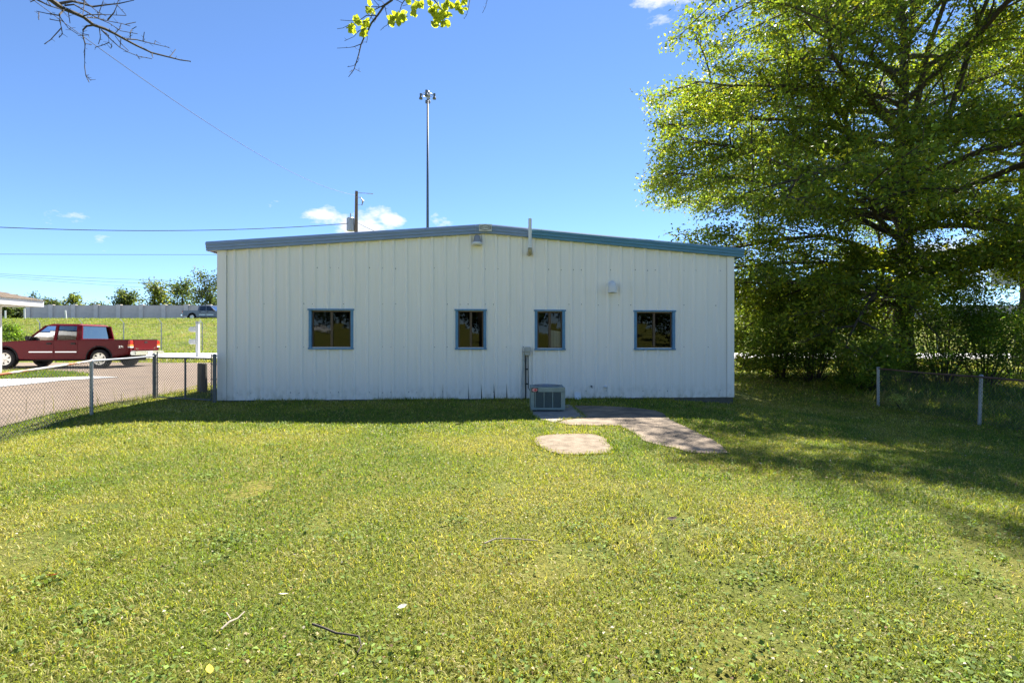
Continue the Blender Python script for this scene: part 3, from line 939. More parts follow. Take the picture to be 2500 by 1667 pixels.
# ------------------------------------------------------------------ posts at the drive
wpX, wpY = gp(494, 957)
wp = empty('wooden_bollard', G3(wpX, wpY), 'short thick weathered round wooden post beside the gate', 'post')
m = MB(); m.lathe((0, 0, 0), [(.125, -.1), (.122, .3), (.118, .79), (.10, .81)], 18); m.build('post', MT['wood'], wp)
mpX, mpY = gp(483, 872)
mp_ = empty('mailbox_post', G3(mpX, mpY), 'white wooden post carrying two white mailboxes at the roadside', 'mailbox')
s = mpY / F
m = MB(); m.box(-.085, .085, -.085, .085, -.1, 86 * s); m.build('post', MT['white'], mp_, bevel=.01)
m = MB(); m.box(-.12, .12, -.12, .12, 86 * s, 86 * s + .04); m.box(-.10, .10, -.10, .10, 86 * s - .10, 86 * s - .06); m.build('post_cap', MT['galv'], mp_)
for k, zc in enumerate((68 * s, 38 * s)):
    hh = 6.3 * s; x1 = -.086; x0 = x1 - 17 * s
    m = MB()
    if k == 0:
        m.prism([(x1, zc - hh), (x1, zc + hh), (x0 + .12, zc + hh), (x0 + .03, zc + hh * .5), (x0, zc), (x0 + .03, zc - hh * .5), (x0 + .12, zc - hh)], 'Y', -.14, .14)
    else:
        m.prism([(x1, zc - hh), (x1, zc + hh), (x0 + .08, zc + hh), (x0 + .02, zc + hh * .6), (x0 + .02, zc - hh * .6), (x0 + .08, zc - hh)], 'Y', -.14, .14)
    bx = m.build('mailbox', MT['white'], mp_, bevel=.03, seg=3)
    if k:
        m = MB(); m.lathe((x0 + .01, 0, zc), [(.05, .01), (.05, -.03), (.02, -.07), (.01, -.10)], 10, 'X'); m.build('latch', MT['black'], bx)

# ------------------------------------------------------------------ pickup trucks (local x forward, y left)
def pickup(loc, rz, paint, label, detail=True):
    t = empty('pickup_truck', loc, label, 'truck', rz=rz)
    P = MT[paint]
    def arc(cx, r, a0, a1, n=10): return [(cx + r * math.cos(R(a)), .40 + r * math.sin(R(a))) for a in np.linspace(a0, a1, n)]
    WB = 3.64; HWd = .985
    poly = [(-1.16, .60), (-1.20, .75), (-1.20, 1.18), (.76, 1.18)] + [(2.78, 1.15), (3.2, 1.13), (4.2, 1.05), (4.52, .98), (4.60, .80), (4.60, .45), (4.2, .40)]
    poly += arc(WB, .50, 0, 180) + [(WB - .56, .36), (.56, .36)] + arc(0, .50, 0, 180) + [(-.56, .46)]
    m = MB(); m.prism(poly, 'Y', -HWd, HWd)
    body = m.build('body', P, t, bevel=.035, seg=3)
    m = MB(); m.box(-1.12, .70, -.82, .82, 1.176, 1.186); m.build('dark_bed_inside', MT['black'], t)  # black sheet painted in for the shaded inside of the open bed
    m = MB(); m.box(-.9, 4.4, -.55, .55, .28, .50); m.box(-.4, .4, -.8, .8, .33, .75); m.box(WB - .4, WB + .4, -.8, .8, .33, .75); m.build('chassis_and_dark_wells', MT['black'], t)  # frame, plus black blocks that darken the wheel wells like shade
    # cab
    bz, tz = 1.15, 1.79
    def side(s):
        return {'ab': (2.86, s * .955, bz), 'at': (2.16, s * .83, tz - .02), 'bb': (1.74, s * .96, bz), 'bt': (1.72, s * .84, tz), 'cb': (.80, s * .96, bz), 'ct': (.86, s * .84, tz - .01)}
    m = MB(); rz0, rz1 = tz - .04, tz + .05
    m.hexa([(.80, -.865, rz0), (2.24, -.865, rz0), (2.24, .865, rz0), (.80, .865, rz0), (.90, -.74, rz1), (2.0, -.74, rz1), (2.0, .74, rz1), (.90, .74, rz1)])
    m.build('roof', P, t, bevel=.03, seg=3)
    for s in (-1, 1):
        d = side(s)
        for b_, t_, w0, w1 in (('ab', 'at', .05, .05), ('bb', 'bt', .06, .05), ('cb', 'ct', .11, .10)):
            A, B = Vector(d[b_]), Vector(d[t_]); yo = -s * .06
            m = MB(); m.hexa([A + Vector((-w0, 0, -.03)), A + Vector((w0, 0, -.03)), A + Vector((w0, yo, -.03)), A + Vector((-w0, yo, -.03)),
                              B + Vector((-w1, 0, 0)), B + Vector((w1, 0, 0)), B + Vector((w1, yo, 0)), B + Vector((-w1, yo, 0))])
            m.build('pillar', P, t)
        for b0, t0, b1, t1 in (('bb', 'bt', 'ab', 'at'), ('cb', 'ct', 'bb', 'bt')):
            m = MB(); q = [Vector(d[b0]), Vector(d[b1]), Vector(d[t1]), Vector(d[t0])]
            m.add([v + Vector((0, -s * .025, 0)) for v in q], [(0, 1, 2, 3)]); m.build('side_window', MT['carglass'], t)
    L_, R_ = side(1), side(-1)
    m = MB(); m.add([R_['ab'], L_['ab'], L_['at'], R_['at']], [(0, 1, 2, 3)]); m.build('windscreen', MT['carglass'], t)
    m = MB(); m.add([R_['cb'], L_['cb'], L_['ct'], R_['ct']], [(0, 1, 2, 3)]); m.build('rear_window', MT['carglass_rear'], t)
    m = MB(); m.box(.69, .78, -.95, .95, 1.10, 1.22); m.build('rear_cowl', P, t)
    m = MB()
    for sx in (1.05, 1.95):
        for sy in (-.4, .4): m.box(sx, sx + .14, sy - .24, sy + .24, .9, 1.42); m.box(sx + .03, sx + .10, sy - .12, sy + .12, 1.42, 1.60)
    m.box(2.55, 2.78, -.9, .9, 1.0, 1.20); m.tube([(2.42 + .0 * a, .4 + .18 * math.cos(a), 1.22 + .18 * math.sin(a)) for a in np.linspace(0, 6.28, 15)], .015, 5)
    m.build('seats', MT['black'], t)
    # doors
    for s in (-1, 1):
        for x0, x1 in ((1.76, 2.74), (.83, 1.73)):
            m = MB(); y0 = s * HWd; y1 = s * (HWd + .008)
            pl = [(x0, 1.15), (x1, 1.14), (x1, .60), (x1 - .10, .46), (x0 + (.14 if x0 < 1 else 0), .46), (x0, .66)]
            m.prism(pl, 'Y', min(y0, y1), max(y0, y1)); dr = m.build('door', P, t, bevel=.004)
            m = MB(); m.box(x0 + .07, x0 + .26, min(y1, y1 + s * .03), max(y1, y1 + s * .03), .98, 1.05); m.build('handle', MT['black'], dr, bevel=.01)
            m = MB(); m.box(x0 + .04, x1 - .04, min(y1, y1 + s * .012), max(y1, y1 + s * .012), .655, .69); m.build('moulding', MT['chrome'], dr)
        m = MB(); a, b = sorted((s * .97, s * 1.20)); m.box(2.55, 2.72, a, b, 1.14, 1.33); m.build('mirror', MT['black'], t, bevel=.03)
        # wheel arch lips
        for cx in (0, WB):
            m = MB(); m.tube([(x, s * (HWd + .002), z) for x, z in arc(cx, .50, -5, 185, 15)], .022, 6); m.build('wheel_arch', MT['black'] if paint != 'white_car' else P, t)
        # wheels
        for cx in (0, WB):
            r = .385; yo = s * .985; yi = s * .73
            m = MB(); m.lathe((cx, 0, r), [(.25, yi), (.36, yi), (r, yi + s * .04), (r, yo - s * .04), (.355, yo), (.25, yo - s * .005), (.25, yi)], 28, 'Y', cap=False)
            wh = m.build('wheel', MT['tyre'], t, smooth=False); wh['label'] = 'black tyre on silver spoked rim'
            m = MB(); m.lathe((cx, 0, r), [(.25, yo - s * .01), (.245, yo - s * .03), (.22, yo - s * .035), (.215, yo - s * .10), (.01, yo - s * .10)], 24, 'Y', cap=False); m.build('rim', MT['black'], wh)
            m = MB()
            m.lathe((cx, 0, r), [(.255, yo - s * .012), (.255, yo + s * .002), (.215, yo - s * .004), (.215, yo - s * .03)], 24, 'Y', cap=False)
            m.lathe((cx, 0, r), [(.085, yo - s * .03), (.08, yo - s * .008), (.03, yo - s * .002)], 16, 'Y')
            for k in range(6):
                a = k * math.pi / 3 + .2; ca, sa = math.cos(a), math.sin(a)
                def pt(rad, off, y): return (cx + ca * rad - sa * off, y, r + sa * rad + ca * off)
                ya, yb = yo - s * .04, yo - s * .012
                m.hexa([pt(.06, -.06, ya), pt(.06, .06, ya), pt(.23, .075, ya), pt(.23, -.075, ya), pt(.06, -.05, yb), pt(.06, .05, yb), pt(.23, .065, yb), pt(.23, -.065, yb)])
            m.build('spokes', MT['alloy'], wh)
        # lamps
        tl = MB(); a, b = sorted((s * .79, s * .992)); tl.box(-1.222, -1.13, a, b, .98, 1.14); tl = tl.build('tail_light', MT['lamp_red'], t, bevel=.01)
        m = MB(); m.box(-1.222, -1.13, a, b, .90, .979); m.build('amber_lens', MT['lamp_amber'], tl)
        m = MB(); m.box(-1.222, -1.13, a, b, .84, .899); m.build('clear_lens', MT['lamp_white'], tl)
        m = MB(); a, b = sorted((s * .55, s * .96)); m.box(4.50, 4.615, a, b, .80, .96); m.build('headlight', MT['lamp_white'], t, bevel=.02)
    m = MB(); m.box(-1.232, -1.20, -.78, .78, .74, 1.18); tg = m.build('tailgate', P, t, bevel=.012)
    m = MB(); m.box(-1.24, -1.23, -.10, .10, 1.04, 1.11); m.build('handle', MT['black'], tg, bevel=.003)
    m = MB(); m.box(-1.236, -1.20, -.78, .78, 1.18, 1.195); m.build('tailgate_cap', MT['black'], tg)
    m = MB(); m.box(-1.42, -1.20, -.97, .97, .53, .70); m.build('rear_bumper', MT['chrome'], t, bevel=.03)
    m = MB(); m.box(-1.428, -1.418, -.16, .16, .56, .68); m.build('licence_plate', MT['white'], t)
    m = MB(); m.box(4.58, 4.74, -.96, .96, .46, .68); m.build('front_bumper', MT['chrome'], t, bevel=.03)
    m = MB(); m.box(4.585, 4.625, -.54, .54, .74, .97); m.build('grille', MT['black'], t, bevel=.01)
    if detail:
        rt = Matrix.Rotation(R(-90), 3, 'Z') @ RX90      # faces rearwards
        text('GMC', .07, (-1.234, -.60, .82), rt, MT['chrome'], tg)
        text('SIERRA', .055, (-1.234, .58, .80), rt, MT['chrome'], tg)
        rs = Matrix.Rotation(R(180), 3, 'Z') @ RX90     # faces the left side
        text('Z71', .12, (-.86, HWd + .002, .88), rs, MT['chrome'], t)
        m = MB(); m.tube([(2.0, .5, 1.78), (1.96, .5, 1.86)], [.04, .01], 6); m.build('roof_antenna', MT['black'], t)
        for k in range(5):
            m = MB(); m.box(1.0, 1.08, -.5 + k * .25 - .03, -.5 + k * .25 + .03, tz + .03, tz + .062); m.build('red_roof_block', MT['lamp_red'], t, bevel=.008)  # row of small red blocks across the rear of the roof
    return t

rwX, rwY = (242 - 1250) / F * 20.5, 20.5
tz_ = g1(rwX, rwY + .7) + .012
TRZ = R(180 + 5)
# rear axle centre: the near (left) wheel stands at rwX, rwY
hv = Vector((math.cos(TRZ), math.sin(TRZ))); lv = Vector((-math.sin(TRZ), math.cos(TRZ)))
c_ = Vector((rwX, rwY)) - lv * .985
pickup((c_.x, c_.y, tz_), TRZ, 'red_paint', 'maroon crew cab pickup truck parked on the driveway behind the fence')
hy = 62.0
pickup(((481 - 1250) / F * hy, hy, g1(-40, hy) + .052), R(0), 'grey_paint', 'grey blue pickup truck on the highway in front of noise wall', False)

# ------------------------------------------------------------------ house at the left edge
HX, HY = -17.95, 17.3
hs = empty('house', (HX, HY, .1), 'house with brown shingle roof and white eaves at left edge', 'house')
m = MB(); m.box(-9, 0, -10.5, 0, -.3, 2.68); m.build('wall', MT['white'], hs)
ex_, ey = .95, .55
m = MB(); m.box(-9.6, ex_ - .02, -11.0, ey - .02, 2.60, 2.63); m.build('soffit', MT['white'], hs)
m = MB(); m.box(ex_ - .04, ex_, -11, ey, 2.58, 2.80); m.box(-9.6, ex_ - .041, ey - .04, ey, 2.58, 2.80); m.build('fascia', MT['white'], hs)
# hip roof in shingle courses on the right and rear slopes
rf = MB(); pitch = .32; nc = 30; cs = 4.9 / nc
for j in range(nc):
    a, b = j * cs, (j + 1) * cs + .02
    lift = .018
    z0, z1 = 2.80 + a * pitch + lift, 2.80 + b * pitch
    rf.add([(ex_ + .03 - a, -11, z0), (ex_ + .03 - a, ey + .03 - a, z0), (ex_ + .03 - b, ey + .03 - b, z1), (ex_ + .03 - b, -11, z1)], [(0, 1, 2, 3)])
    rf.add([(ex_ + .03 - a, -11, z0), (ex_ + .03 - a, ey + .03 - a, z0), (ex_ + .03 - a, ey + .03 - a, z0 - lift), (ex_ + .03 - a, -11, z0 - lift)], [(0, 1, 2, 3)])
    rf.add([(ex_ + .03 - a, ey + .03 - a, z0), (-9.6 + a, ey + .03 - a, z0), (-9.6 + b, ey + .03 - b, z1), (ex_ + .03 - b, ey + .03 - b, z1)], [(0, 1, 2, 3)])
rf.add([(-9.6, -11, 2.8), (-9.6, ey, 2.8), (-4.5, ey - 5, 4.36), (-4.5, -11, 4.36)], [(0, 1, 2, 3)])
rf.build('roof', MT['shingle'], hs)

# ------------------------------------------------------------------ noise wall beyond the highway
NY = 75.0; PW = 55 / F * NY
nx0 = (71 - 1250) / F * NY
nz0 = g1(-50, NY); nzt = CAMZ + (833.5 - 745) / F * NY - nz0
nb = empty('noise_barrier', (nx0, NY, nz0), 'long grey concrete panel noise wall along the far side of highway', 'wall')
pp = MB(); pp.box(.0, PW - .62, -.06, .06, 0, nzt - .02); pp.box(.0, PW - .62, -.09, -.06, nzt * .28, nzt * .30)
po = MB(); po.box(-.31, .31, -.20, .20, 0, nzt + .02); po.box(-.36, .36, -.24, .24, nzt + .02, nzt + .10)
P0 = Q0 = None
for k in range(50):
    if P0 is None: P0 = pp.build('panel', MT['barrier'], nb); Q0 = po.build('post', MT['barrier2'], nb); a, b = P0, Q0
    else:
        a, b = P0.copy(), Q0.copy()
        for q in (a, b): COL.objects.link(q); q.parent = nb
    a.location = (k * PW + .31, 0, 0); b.location = (k * PW, 0, 0)
# marker posts on the embankment crest
for i, (px, h, lab) in enumerate(((162, .98, 'white leaning marker post on the embankment crest'), (60, 1.2, 'white post under the house eave on embankment crest'), (13, .95, 'white post nearest the house wall on embankment crest'))):
    x = (px - 1250) / F * 56.5
    mk = empty('marker_post', G3(x, 56.5), lab, 'post', 'white marker posts')
    m = MB(); m.hexa([(-.09, -.03, -.2), (.09, -.03, -.2), (.09, .03, -.2), (-.09, .03, -.2), (-.09 - (.12 if i == 0 else 0), -.03, h), (.07 - (.12 if i == 0 else 0), -.03, h), (.07 - (.12 if i == 0 else 0), .03, h), (-.09 - (.12 if i == 0 else 0), .03, h)])
    m.build('post', MT['white'], mk)

# ------------------------------------------------------------------ high mast light, utility pole, wires, billboard
MY = 62.5; mx_ = (1044 - 1250) / F * MY
zb = g1(mx_, MY); zt_ = at(1044, 224, MY).z
hm = empty('high_mast_light', (mx_, MY, zb), 'very tall steel lighting mast with ring of floodlights behind the building', 'light pole')
Hm = zt_ - zb
m = MB(); m.tube([(0, 0, -.3), (0, 0, Hm * .5), (0, 0, Hm - .6)], [.22, .16, .11], 14); m.build('mast', MT['mast'], hm, smooth=True)
m = MB(); m.lathe((0, 0, Hm - .55), [(.12, -.5), (.16, -.2), (.34, -.1), (.36, .1), (.26, .5), (.2, .62)], 14); m.build('mast_head', MT['galv'], hm)
m = MB(); m.tube([(.62 * math.cos(a), .62 * math.sin(a), Hm - .42) for a in np.linspace(0, 6.2832, 25)], .03, 6); m.build('ring', MT['galv'], hm)
for k in range(4):
    a = k * math.pi / 2; x, y = .86 * math.cos(a), .86 * math.sin(a)
    m = MB(); m.tube([(0, 0, Hm - .42), (x, y, Hm - .42)], .025, 5)
    m.lathe((x, y, Hm - .95), [(.24, 0), (.22, .12), (.13, .34), (.12, .42), (.15, .45), (.15, .68), (.05, .72)], 12); m.build('floodlight', MT['mast'], hm)
m = MB(); m.box(.12, .3, -.1, .1, Hm - 1.5, Hm - 1.28); m.box(-.28, -.12, -.08, .08, Hm - 1.5, Hm - 1.1); m.build('winch_bracket', MT['mast'], hm)

UY = 35.6; ux = (870.5 - 1250) / F * UY; uzb = g1(ux, UY); uzt = at(870, 467, UY).z
upo = empty('utility_pole', (ux, UY, uzb), 'wooden utility pole with a grey transformer behind the roof', 'utility pole')
Hu = uzt - uzb
m = MB(); m.tube([(-.12, 0, -.3), (-.06, 0, Hu * .55), (0, 0, Hu)], [.19, .15, .105], 12); m.build('pole', MT['pole'], upo)
zt2 = at(856, 549, UY).z - uzb
m = MB(); m.lathe((-.42, -.05, zt2), [(.22, -.46), (.27, -.44), (.27, .44), (.2, .5)], 16); m.build('transformer', MT['galv'], upo)
m = MB(); m.lathe((-.42, -.05, zt2 + .5), [(.03, 0), (.045, .06), (.03, .12), (.045, .18), (.02, .34)], 8); m.build('bushing', MT['grey'], upo)
m = MB(); m.tube([(0, -.1, Hu - .45), (.35, -.1, Hu - .5), (.5, -.12, Hu - .75), (.42, -.12, Hu - 1.05)], [.015, .03, .08, .05], 7); m.tube([(.1, 0, Hu - 1.0), (.45, -.1, Hu - 1.0)], .015, 5)
m.build('cutout_fuse', MT['grey'], upo)
m = MB(); m.tube([(.06, 0, Hu - .12), (1.05, 0, Hu - .18), (1.2, 0, Hu - .2)], [.02, .025, .03], 6); m.build('insulator_arm', MT['grey'], upo)
UT = Vector((ux, UY, 0))
def cable(label, p0, p1, sag, r, n=24):
    p0, p1 = Vector(p0), Vector(p1)
    c = empty('power_line', p1, label, 'wire', 'overhead wires')
    m = MB(p1); pts = []
    for i in range(n + 1):
        t = i / n; q = p0.lerp(p1, t); q.z -= sag * 4 * t * (1 - t); pts.append(q)
    m.tube(pts, r, 4); m.build('cable', MT['cable'], c)
# house service drop that passes high over the yard, and level lines to the left
zt3 = UT + Vector((-.2, -.1, uzb + zt2 + .1))
cable('overhead wire slanting down across the sky at upper left', at(-120, -150, 9.0), UT + Vector((0, 0, uzt - .3)), .9, .009, 30)
cable('thick twisted cable sagging left from the transformer', at(-300, 538, 26), zt3, .55, .022)
cable('level thin wire crossing above the left roof edge', at(-300, 619, 30), at(960, 621, 42), .05, .013)
cable('faint upper wire of the pair above far trees', at(-300, 652, 48), at(700, 690, 60), .3, .014)
cable('faint lower wire of the pair above far trees', at(-300, 648, 52), at(700, 700, 60), .5, .014)
cable('faint wire dropping behind the house roof', at(-300, 650, 48), at(700, 720, 60), .3, .012)
cable('short service cable drooping right from the pole', UT + Vector((.1, -.1, uzb + zt2 + .12)), b2w(5.2, -8, 5.0), .25, .012)

bbX, bbY = (2420 - 1250) / F * 52, 52.0
bb = empty('billboard', (bbX + 4, bbY, g1(bbX, bbY)), 'back of a grey metal billboard seen through the tree at right', 'billboard')
zb0 = at(2430, 697, bbY).z - g1(bbX, bbY); zb1 = at(2430, 628, bbY).z - g1(bbX, bbY)
m = MB()
for j in range(14):
    za = zb0 + (zb1 - zb0) * j / 14; zc_ = zb0 + (zb1 - zb0) * (j + 1) / 14
    m.box(-4, 6, -.03 - .03 * (j % 2), .05, za, zc_ - .01)
m.build('panel', MT['alum'], bb)
m = MB()
for z in (.38, .68): zq = zb0 + (zb1 - zb0) * z; m.box(-5.0, 6, -.22, -.10, zq - .06, zq + .06)
m.build('stringer', MT['white'], bb)
m = MB()
for x in (-3.4, -2.2, -.4, 1.5, 3.4): m.box(x - .1, x + .1, -.10, -.061, zb0 - .1, zb1)
m.build('upright', MT['grey'], bb)
m = MB(); m.tube([(2, .3, -.3), (2, .3, zb0 + 2)], .45, 14); m.build('column', MT['mast'], bb)

# ------------------------------------------------------------------ foliage
def leaves_mesh(name, C, D, lw, cols, parent, r_, m='leaf', up_bias=.8):
    """C centres (n,3), D long axes (n,3), lw (n,2) length/width"""
    n = len(C)
    D = D / (np.linalg.norm(D, axis=1, keepdims=True) + 1e-9)
    nr = r_.normal(size=(n, 3)); nr[:, 2] += up_bias * np.sign(r_.random(n) + .6)
    B = np.cross(D, nr); B /= (np.linalg.norm(B, axis=1, keepdims=True) + 1e-9)
    nn = np.cross(B, D)
    a = D * lw[:, :1] * .5; b = B * lw[:, 1:] * .5; fold = nn * lw[:, 1:] * .18
    V = np.empty((n, 4, 3)); V[:, 0] = C - a; V[:, 1] = C + b + a * .1 + fold; V[:, 2] = C + a - fold * .6; V[:, 3] = C - b + a * .1 + fold
    Q = np.arange(n * 4).reshape(n, 4)
    col = np.repeat(np.concatenate([cols, np.ones((n, 1))], 1), 4, axis=0)
    return np_mesh(name, V.reshape(-1, 3), Q, MT[m], parent, col)

def leaf_cols(r_, n, base, spread=.28, yellow=.12):
    base = np.array(base)
    k = np.exp(r_.normal(0, spread, (n, 1)))
    c = base * k
    y = r_.random(n) < yellow
    c[y] = c[y] * np.array([1.7, 1.25, .9])
    return np.clip(c, 0, .6)

def grow(r_, p, d, length, r0, r1, nseg, droop, wobb):
    p = np.array(p, float); d = np.array(d, float); d /= np.linalg.norm(d)
    pts, rad, ds = [p.copy()], [r0], [d.copy()]
    for i in range(nseg):
        d = d + r_.normal(0, wobb, 3) + np.array([0, 0, -droop * (i + 1) / nseg])
        d /= np.linalg.norm(d)
        p = p + d * length / nseg
        pts.append(p.copy()); rad.append(r0 + (r1 - r0) * (i + 1) / nseg); ds.append(d.copy())
    return np.array(pts), rad, np.array(ds)

def interp(pts, ds, t):
    f = t * (len(pts) - 1); i = min(int(f), len(pts) - 2)
    return pts[i] + (pts[i + 1] - pts[i]) * (f - i), ds[i]

def tree(name, base, label, cat, seed, H, trunk_r, rfun, nlimb, zlo, nsec, ntw, nleaf, lsize, color, explicit=(), lean=(0, 0), spread=(.30, .16), group=None, droop=.05, yellow=.1, limb_n=7, clear=None, env=None):
    r_ = np.random.default_rng(seed)
    root = empty(name, base, label, cat, group)
    base = np.array(base, float)
    nt = 10
    tp = [np.array([lean[0] * (i / nt) + .12 * math.sin(i * 1.3 + seed), lean[1] * (i / nt) + .1 * math.cos(i * 1.7), H * .93 * i / nt]) for i in range(nt + 1)]
    tp[0][:2] = 0
    tr = [trunk_r * (1 - .9 * (i / nt) ** .8) for i in range(nt + 1)]
    m = MB(); flare = [(tp[0] - np.array([0, 0, .3]))] + tp
    m.tube([tuple(q) for q in flare], [trunk_r * 1.5] + [trunk_r * 1.2] + tr[1:], 12)
    m.build('trunk', MT['bark'], root, smooth=True)
    LB, TW = MB(), MB()
    def envr(P):
        P = np.atleast_2d(P); hd = np.hypot(P[:, 0], P[:, 1]) + 1e-6
        return np.interp(P[:, 2], env[0], env[1]) * (1 + .16 * np.clip((-.75 * P[:, 0] - .66 * P[:, 1]) / hd, 0, 1) ** 2)
    Cs, Ds = [], []
    def twigs(p, d, L, n):
        for _ in range(n):
            dd = d * .8 + r_.normal(0, .55, 3) + np.array([0, 0, -.02]); dd[2] *= .6
            tpnt, rd, tds = grow(r_, p, dd, L * r_.uniform(.6, 1.2), .012, .004, 3, .10, .15)
            TW.tube([tuple(tpnt[0]), tuple(tpnt[3])], [.013, .004], 3, False)
            k = nleaf
            ts = r_.random(k) ** .7
            f = ts * 3; i = np.minimum(f.astype(int), 2)
            c = tpnt[i] + (tpnt[i + 1] - tpnt[i]) * (f - i)[:, None]
            c = c + r_.normal(size=(k, 3)) * np.array([spread[0], spread[0], spread[1]])
            Cs.append(c); Ds.append(tds[i] * .7 + r_.normal(0, .7, (k, 3)) + np.array([0, 0, -.15]))
    def limb(p, d, L, r0, nseg=limb_n, dr=droop, ns=nsec):
        pts, rad, ds = grow(r_, p, d, L, r0, r0 * .18, nseg, dr, .10)
        if env is not None:
            kx = 2
            while kx < len(pts) - 1 and math.hypot(pts[kx + 1][0], pts[kx + 1][1]) < .97 * envr(pts[kx + 1])[0]: kx += 1
            pts, rad, ds = pts[:kx + 1], rad[:kx + 1], ds[:kx + 1]
        LB.tube([tuple(q) for q in pts], rad, 7, False)
        for k in range(ns):
            t = .22 + .78 * (k + r_.random() * .9) / ns
            q, dq = interp(pts, ds, min(.99, t))
            side = np.cross(dq, [0, 0, 1]); side /= (np.linalg.norm(side) + 1e-6)
            sd = dq * r_.uniform(.5, .9) + side * (1 if k % 2 else -1) * r_.uniform(.5, 1.0) + np.array([0, 0, r_.normal(.12, .28)])
            L2 = L * r_.uniform(.18, .34) * (1.3 - .5 * t)
            sp, sr, sds = grow(r_, q, sd, L2, max(.02, r0 * .3), .012, 4, .12, .14)
            if env is not None and math.hypot(sp[-1][0], sp[-1][1]) > envr(sp[-1])[0]:
                sp = q + (sp - q) * .5
            TW.tube([tuple(x) for x in sp], sr, 4, False)
            for j in range(ntw):
                tt = .3 + .7 * (j + .5) / ntw
                a, b = interp(sp, sds, min(.99, tt)); twigs(a, b, .55 + .03 * L, 1)
        twigs(pts[-1], ds[-1], .7, 2)
    ga = 2.39996
    for i in range(nlimb):
        f = (i + .5) / nlimb
        h = zlo + (H * .9 - zlo) * f ** .9
        fi = h / (H * .93) * nt; k = min(int(fi), nt - 1)
        p = tp[k] + (tp[k + 1] - tp[k]) * (fi - k)
        az = i * ga + seed + r_.normal(0, .15)
        L = rfun(h) * r_.uniform(.86, 1.08)
        if clear and clear(az, h): L *= .55
        el = R(6 + 52 * f ** 1.3 + r_.normal(0, 6))
        limb(p, (math.cos(az) * math.cos(el), math.sin(az) * math.cos(el), math.sin(el)), L, trunk_r * (.34 - .2 * f) + .02)
    for p, d, L, r0, dr, ns in explicit:
        limb(np.array(p, float), np.array(d, float), L, r0, 8, dr, ns)
    LB.build('limbs', MT['bark'], root, smooth=True)
    tag(TW.build('twigs', MT['bark'], root), kind='stuff')
    C = np.concatenate(Cs); D = np.concatenate(Ds); n = len(C)
    keep = C[:, 2] > .12
    if env is not None:
        keep &= np.hypot(C[:, 0], C[:, 1]) < envr(C) * r_.normal(1, .05, n)
    C, D = C[keep], D[keep]; n = len(C)
    lw = np.stack([lsize * r_.uniform(.7, 1.35, n), lsize * .48 * r_.uniform(.7, 1.3, n)], 1)
    leaves_mesh('crown', C, D, lw, leaf_cols(r_, n, color, yellow=yellow), root, r_)
    print(name, 'leaves', n)
    return root, n

OX, OY = 15.9, 20.0
def rf_oak(h):
    f = h / 21.0
    return 7.2 + 3.0 * math.sin(min(1, (f - .05) / .55) * math.pi / 2) if f < .62 else 9.2 * max(.25, 1 - (f - .62) / .42)
base = (OX, OY, g1(OX, OY))
ot = lambda px, py: np.array(at(px, py, OY)) - np.array(base)
expl = [  # big low limb to the right; leaning upper left leader; rising leaders; drooping left skirts
    (ot(2225, 662), (1, -.25, .10), 7.5, .17, -.10, 14),
    ((0, 0, 6.0), (-.62, -.10, .80), 8.6, .17, -.04, 14),
    ((0, 0, 7.0), (.30, -.3, .9), 11, .16, -.02, 14),
    ((0, 0, 8.0), (-.1, -.55, .85), 9.5, .14, .0, 13),
    ((0, 0, 3.4), (-1, -.35, .12), 8.3, .13, .16, 14),
    ((0, 0, 3.8), (-1, -.7, .15), 8.0, .13, .16, 13),
    ((0, 0, 3.2), (-.75, .15, .1), 6.8, .11, .20, 12),
    ((0, 0, 4.4), (-1, .3, .2), 9.0, .13, .12, 14),
    ((0, 0, 5.4), (-1, -.55, .25), 9.6, .13, .08, 15), ((0, 0, 4.8), (-1, -.05, .16), 10.2, .12, .05, 17), ((0, 0, 5.6), (-1, -.35, .20), 10.6, .12, .06, 17), ((0, 0, 6.4), (-1, .12, .22), 10.2, .12, .05, 17), ((0, 0, 7.0), (-.85, -.7, .25), 11.0, .12, .06, 17), ((0, 0, 8.2), (-1, -.15, .35), 9.8, .13, .05, 16), ((0, 0, 9.6), (-.9, -.6, .45), 9.8, .12, .05, 16), ((0, 0, 11), (-1, .1, .5), 9.0, .11, .05, 15),
    ((0, 0, 4.6), (.35, -1, .25), 7.5, .12, .06, 13),
    ((0, 0, 3.6), (.9, -.5, .15), 8.0, .12, .12, 13),
    ((0, 0, 3.0), (-1, -.35, .06), 7.2, .11, .12, 14), ((0, 0, 3.5), (-1, .1, .05), 8.6, .11, .08, 15), ((0, 0, 4.2), (-1, -.28, .04), 9.0, .11, .06, 15), ((0, 0, 3.0), (-.6, .8, .05), 6.5, .1, .14, 10), ((0, 0, 3.0), (.5, .9, .05), 6.5, .1, .14, 10),
]
tree('oak_tree', base, 'huge spreading oak with dense green crown at the right', 'tree', 11, 21.0, .42, rf_oak, 47, 3.4, 13, 7, 46, .145,
     (.145, .205, .030), clear=lambda az, h: h < 8.5 and math.cos(az + 2.24) > .6, explicit=expl, spread=(.25, .12), droop=.07, yellow=.22, env=([0, 3, 5, 10, 13, 16, 19, 22], [8.2, 8.8, 9.4, 9.9, 9.7, 8.4, 6.0, 3.0]))
b2 = G3(25.5, 24.5)
tree('oak_tree', b2, 'darker oak partly out of frame at the right edge', 'tree', 23, 18.0, .33, lambda h: 7.0 if h < 12 else 4.5, 22, 7.0, 9, 5, 40, .15, (.10, .15, .024), spread=(.34, .18), droop=.09, yellow=.1)
b3 = G3((2150 - 1250) / F * 25, 25.0)
tree('young_tree', b3, 'slim young tree with bare lower trunk just left of the oak trunk', 'tree', 31, 9.0, .17, lambda h: 2.6, 14, 4.0, 6, 4, 30, .12, (.07, .12, .02), spread=(.3, .2))

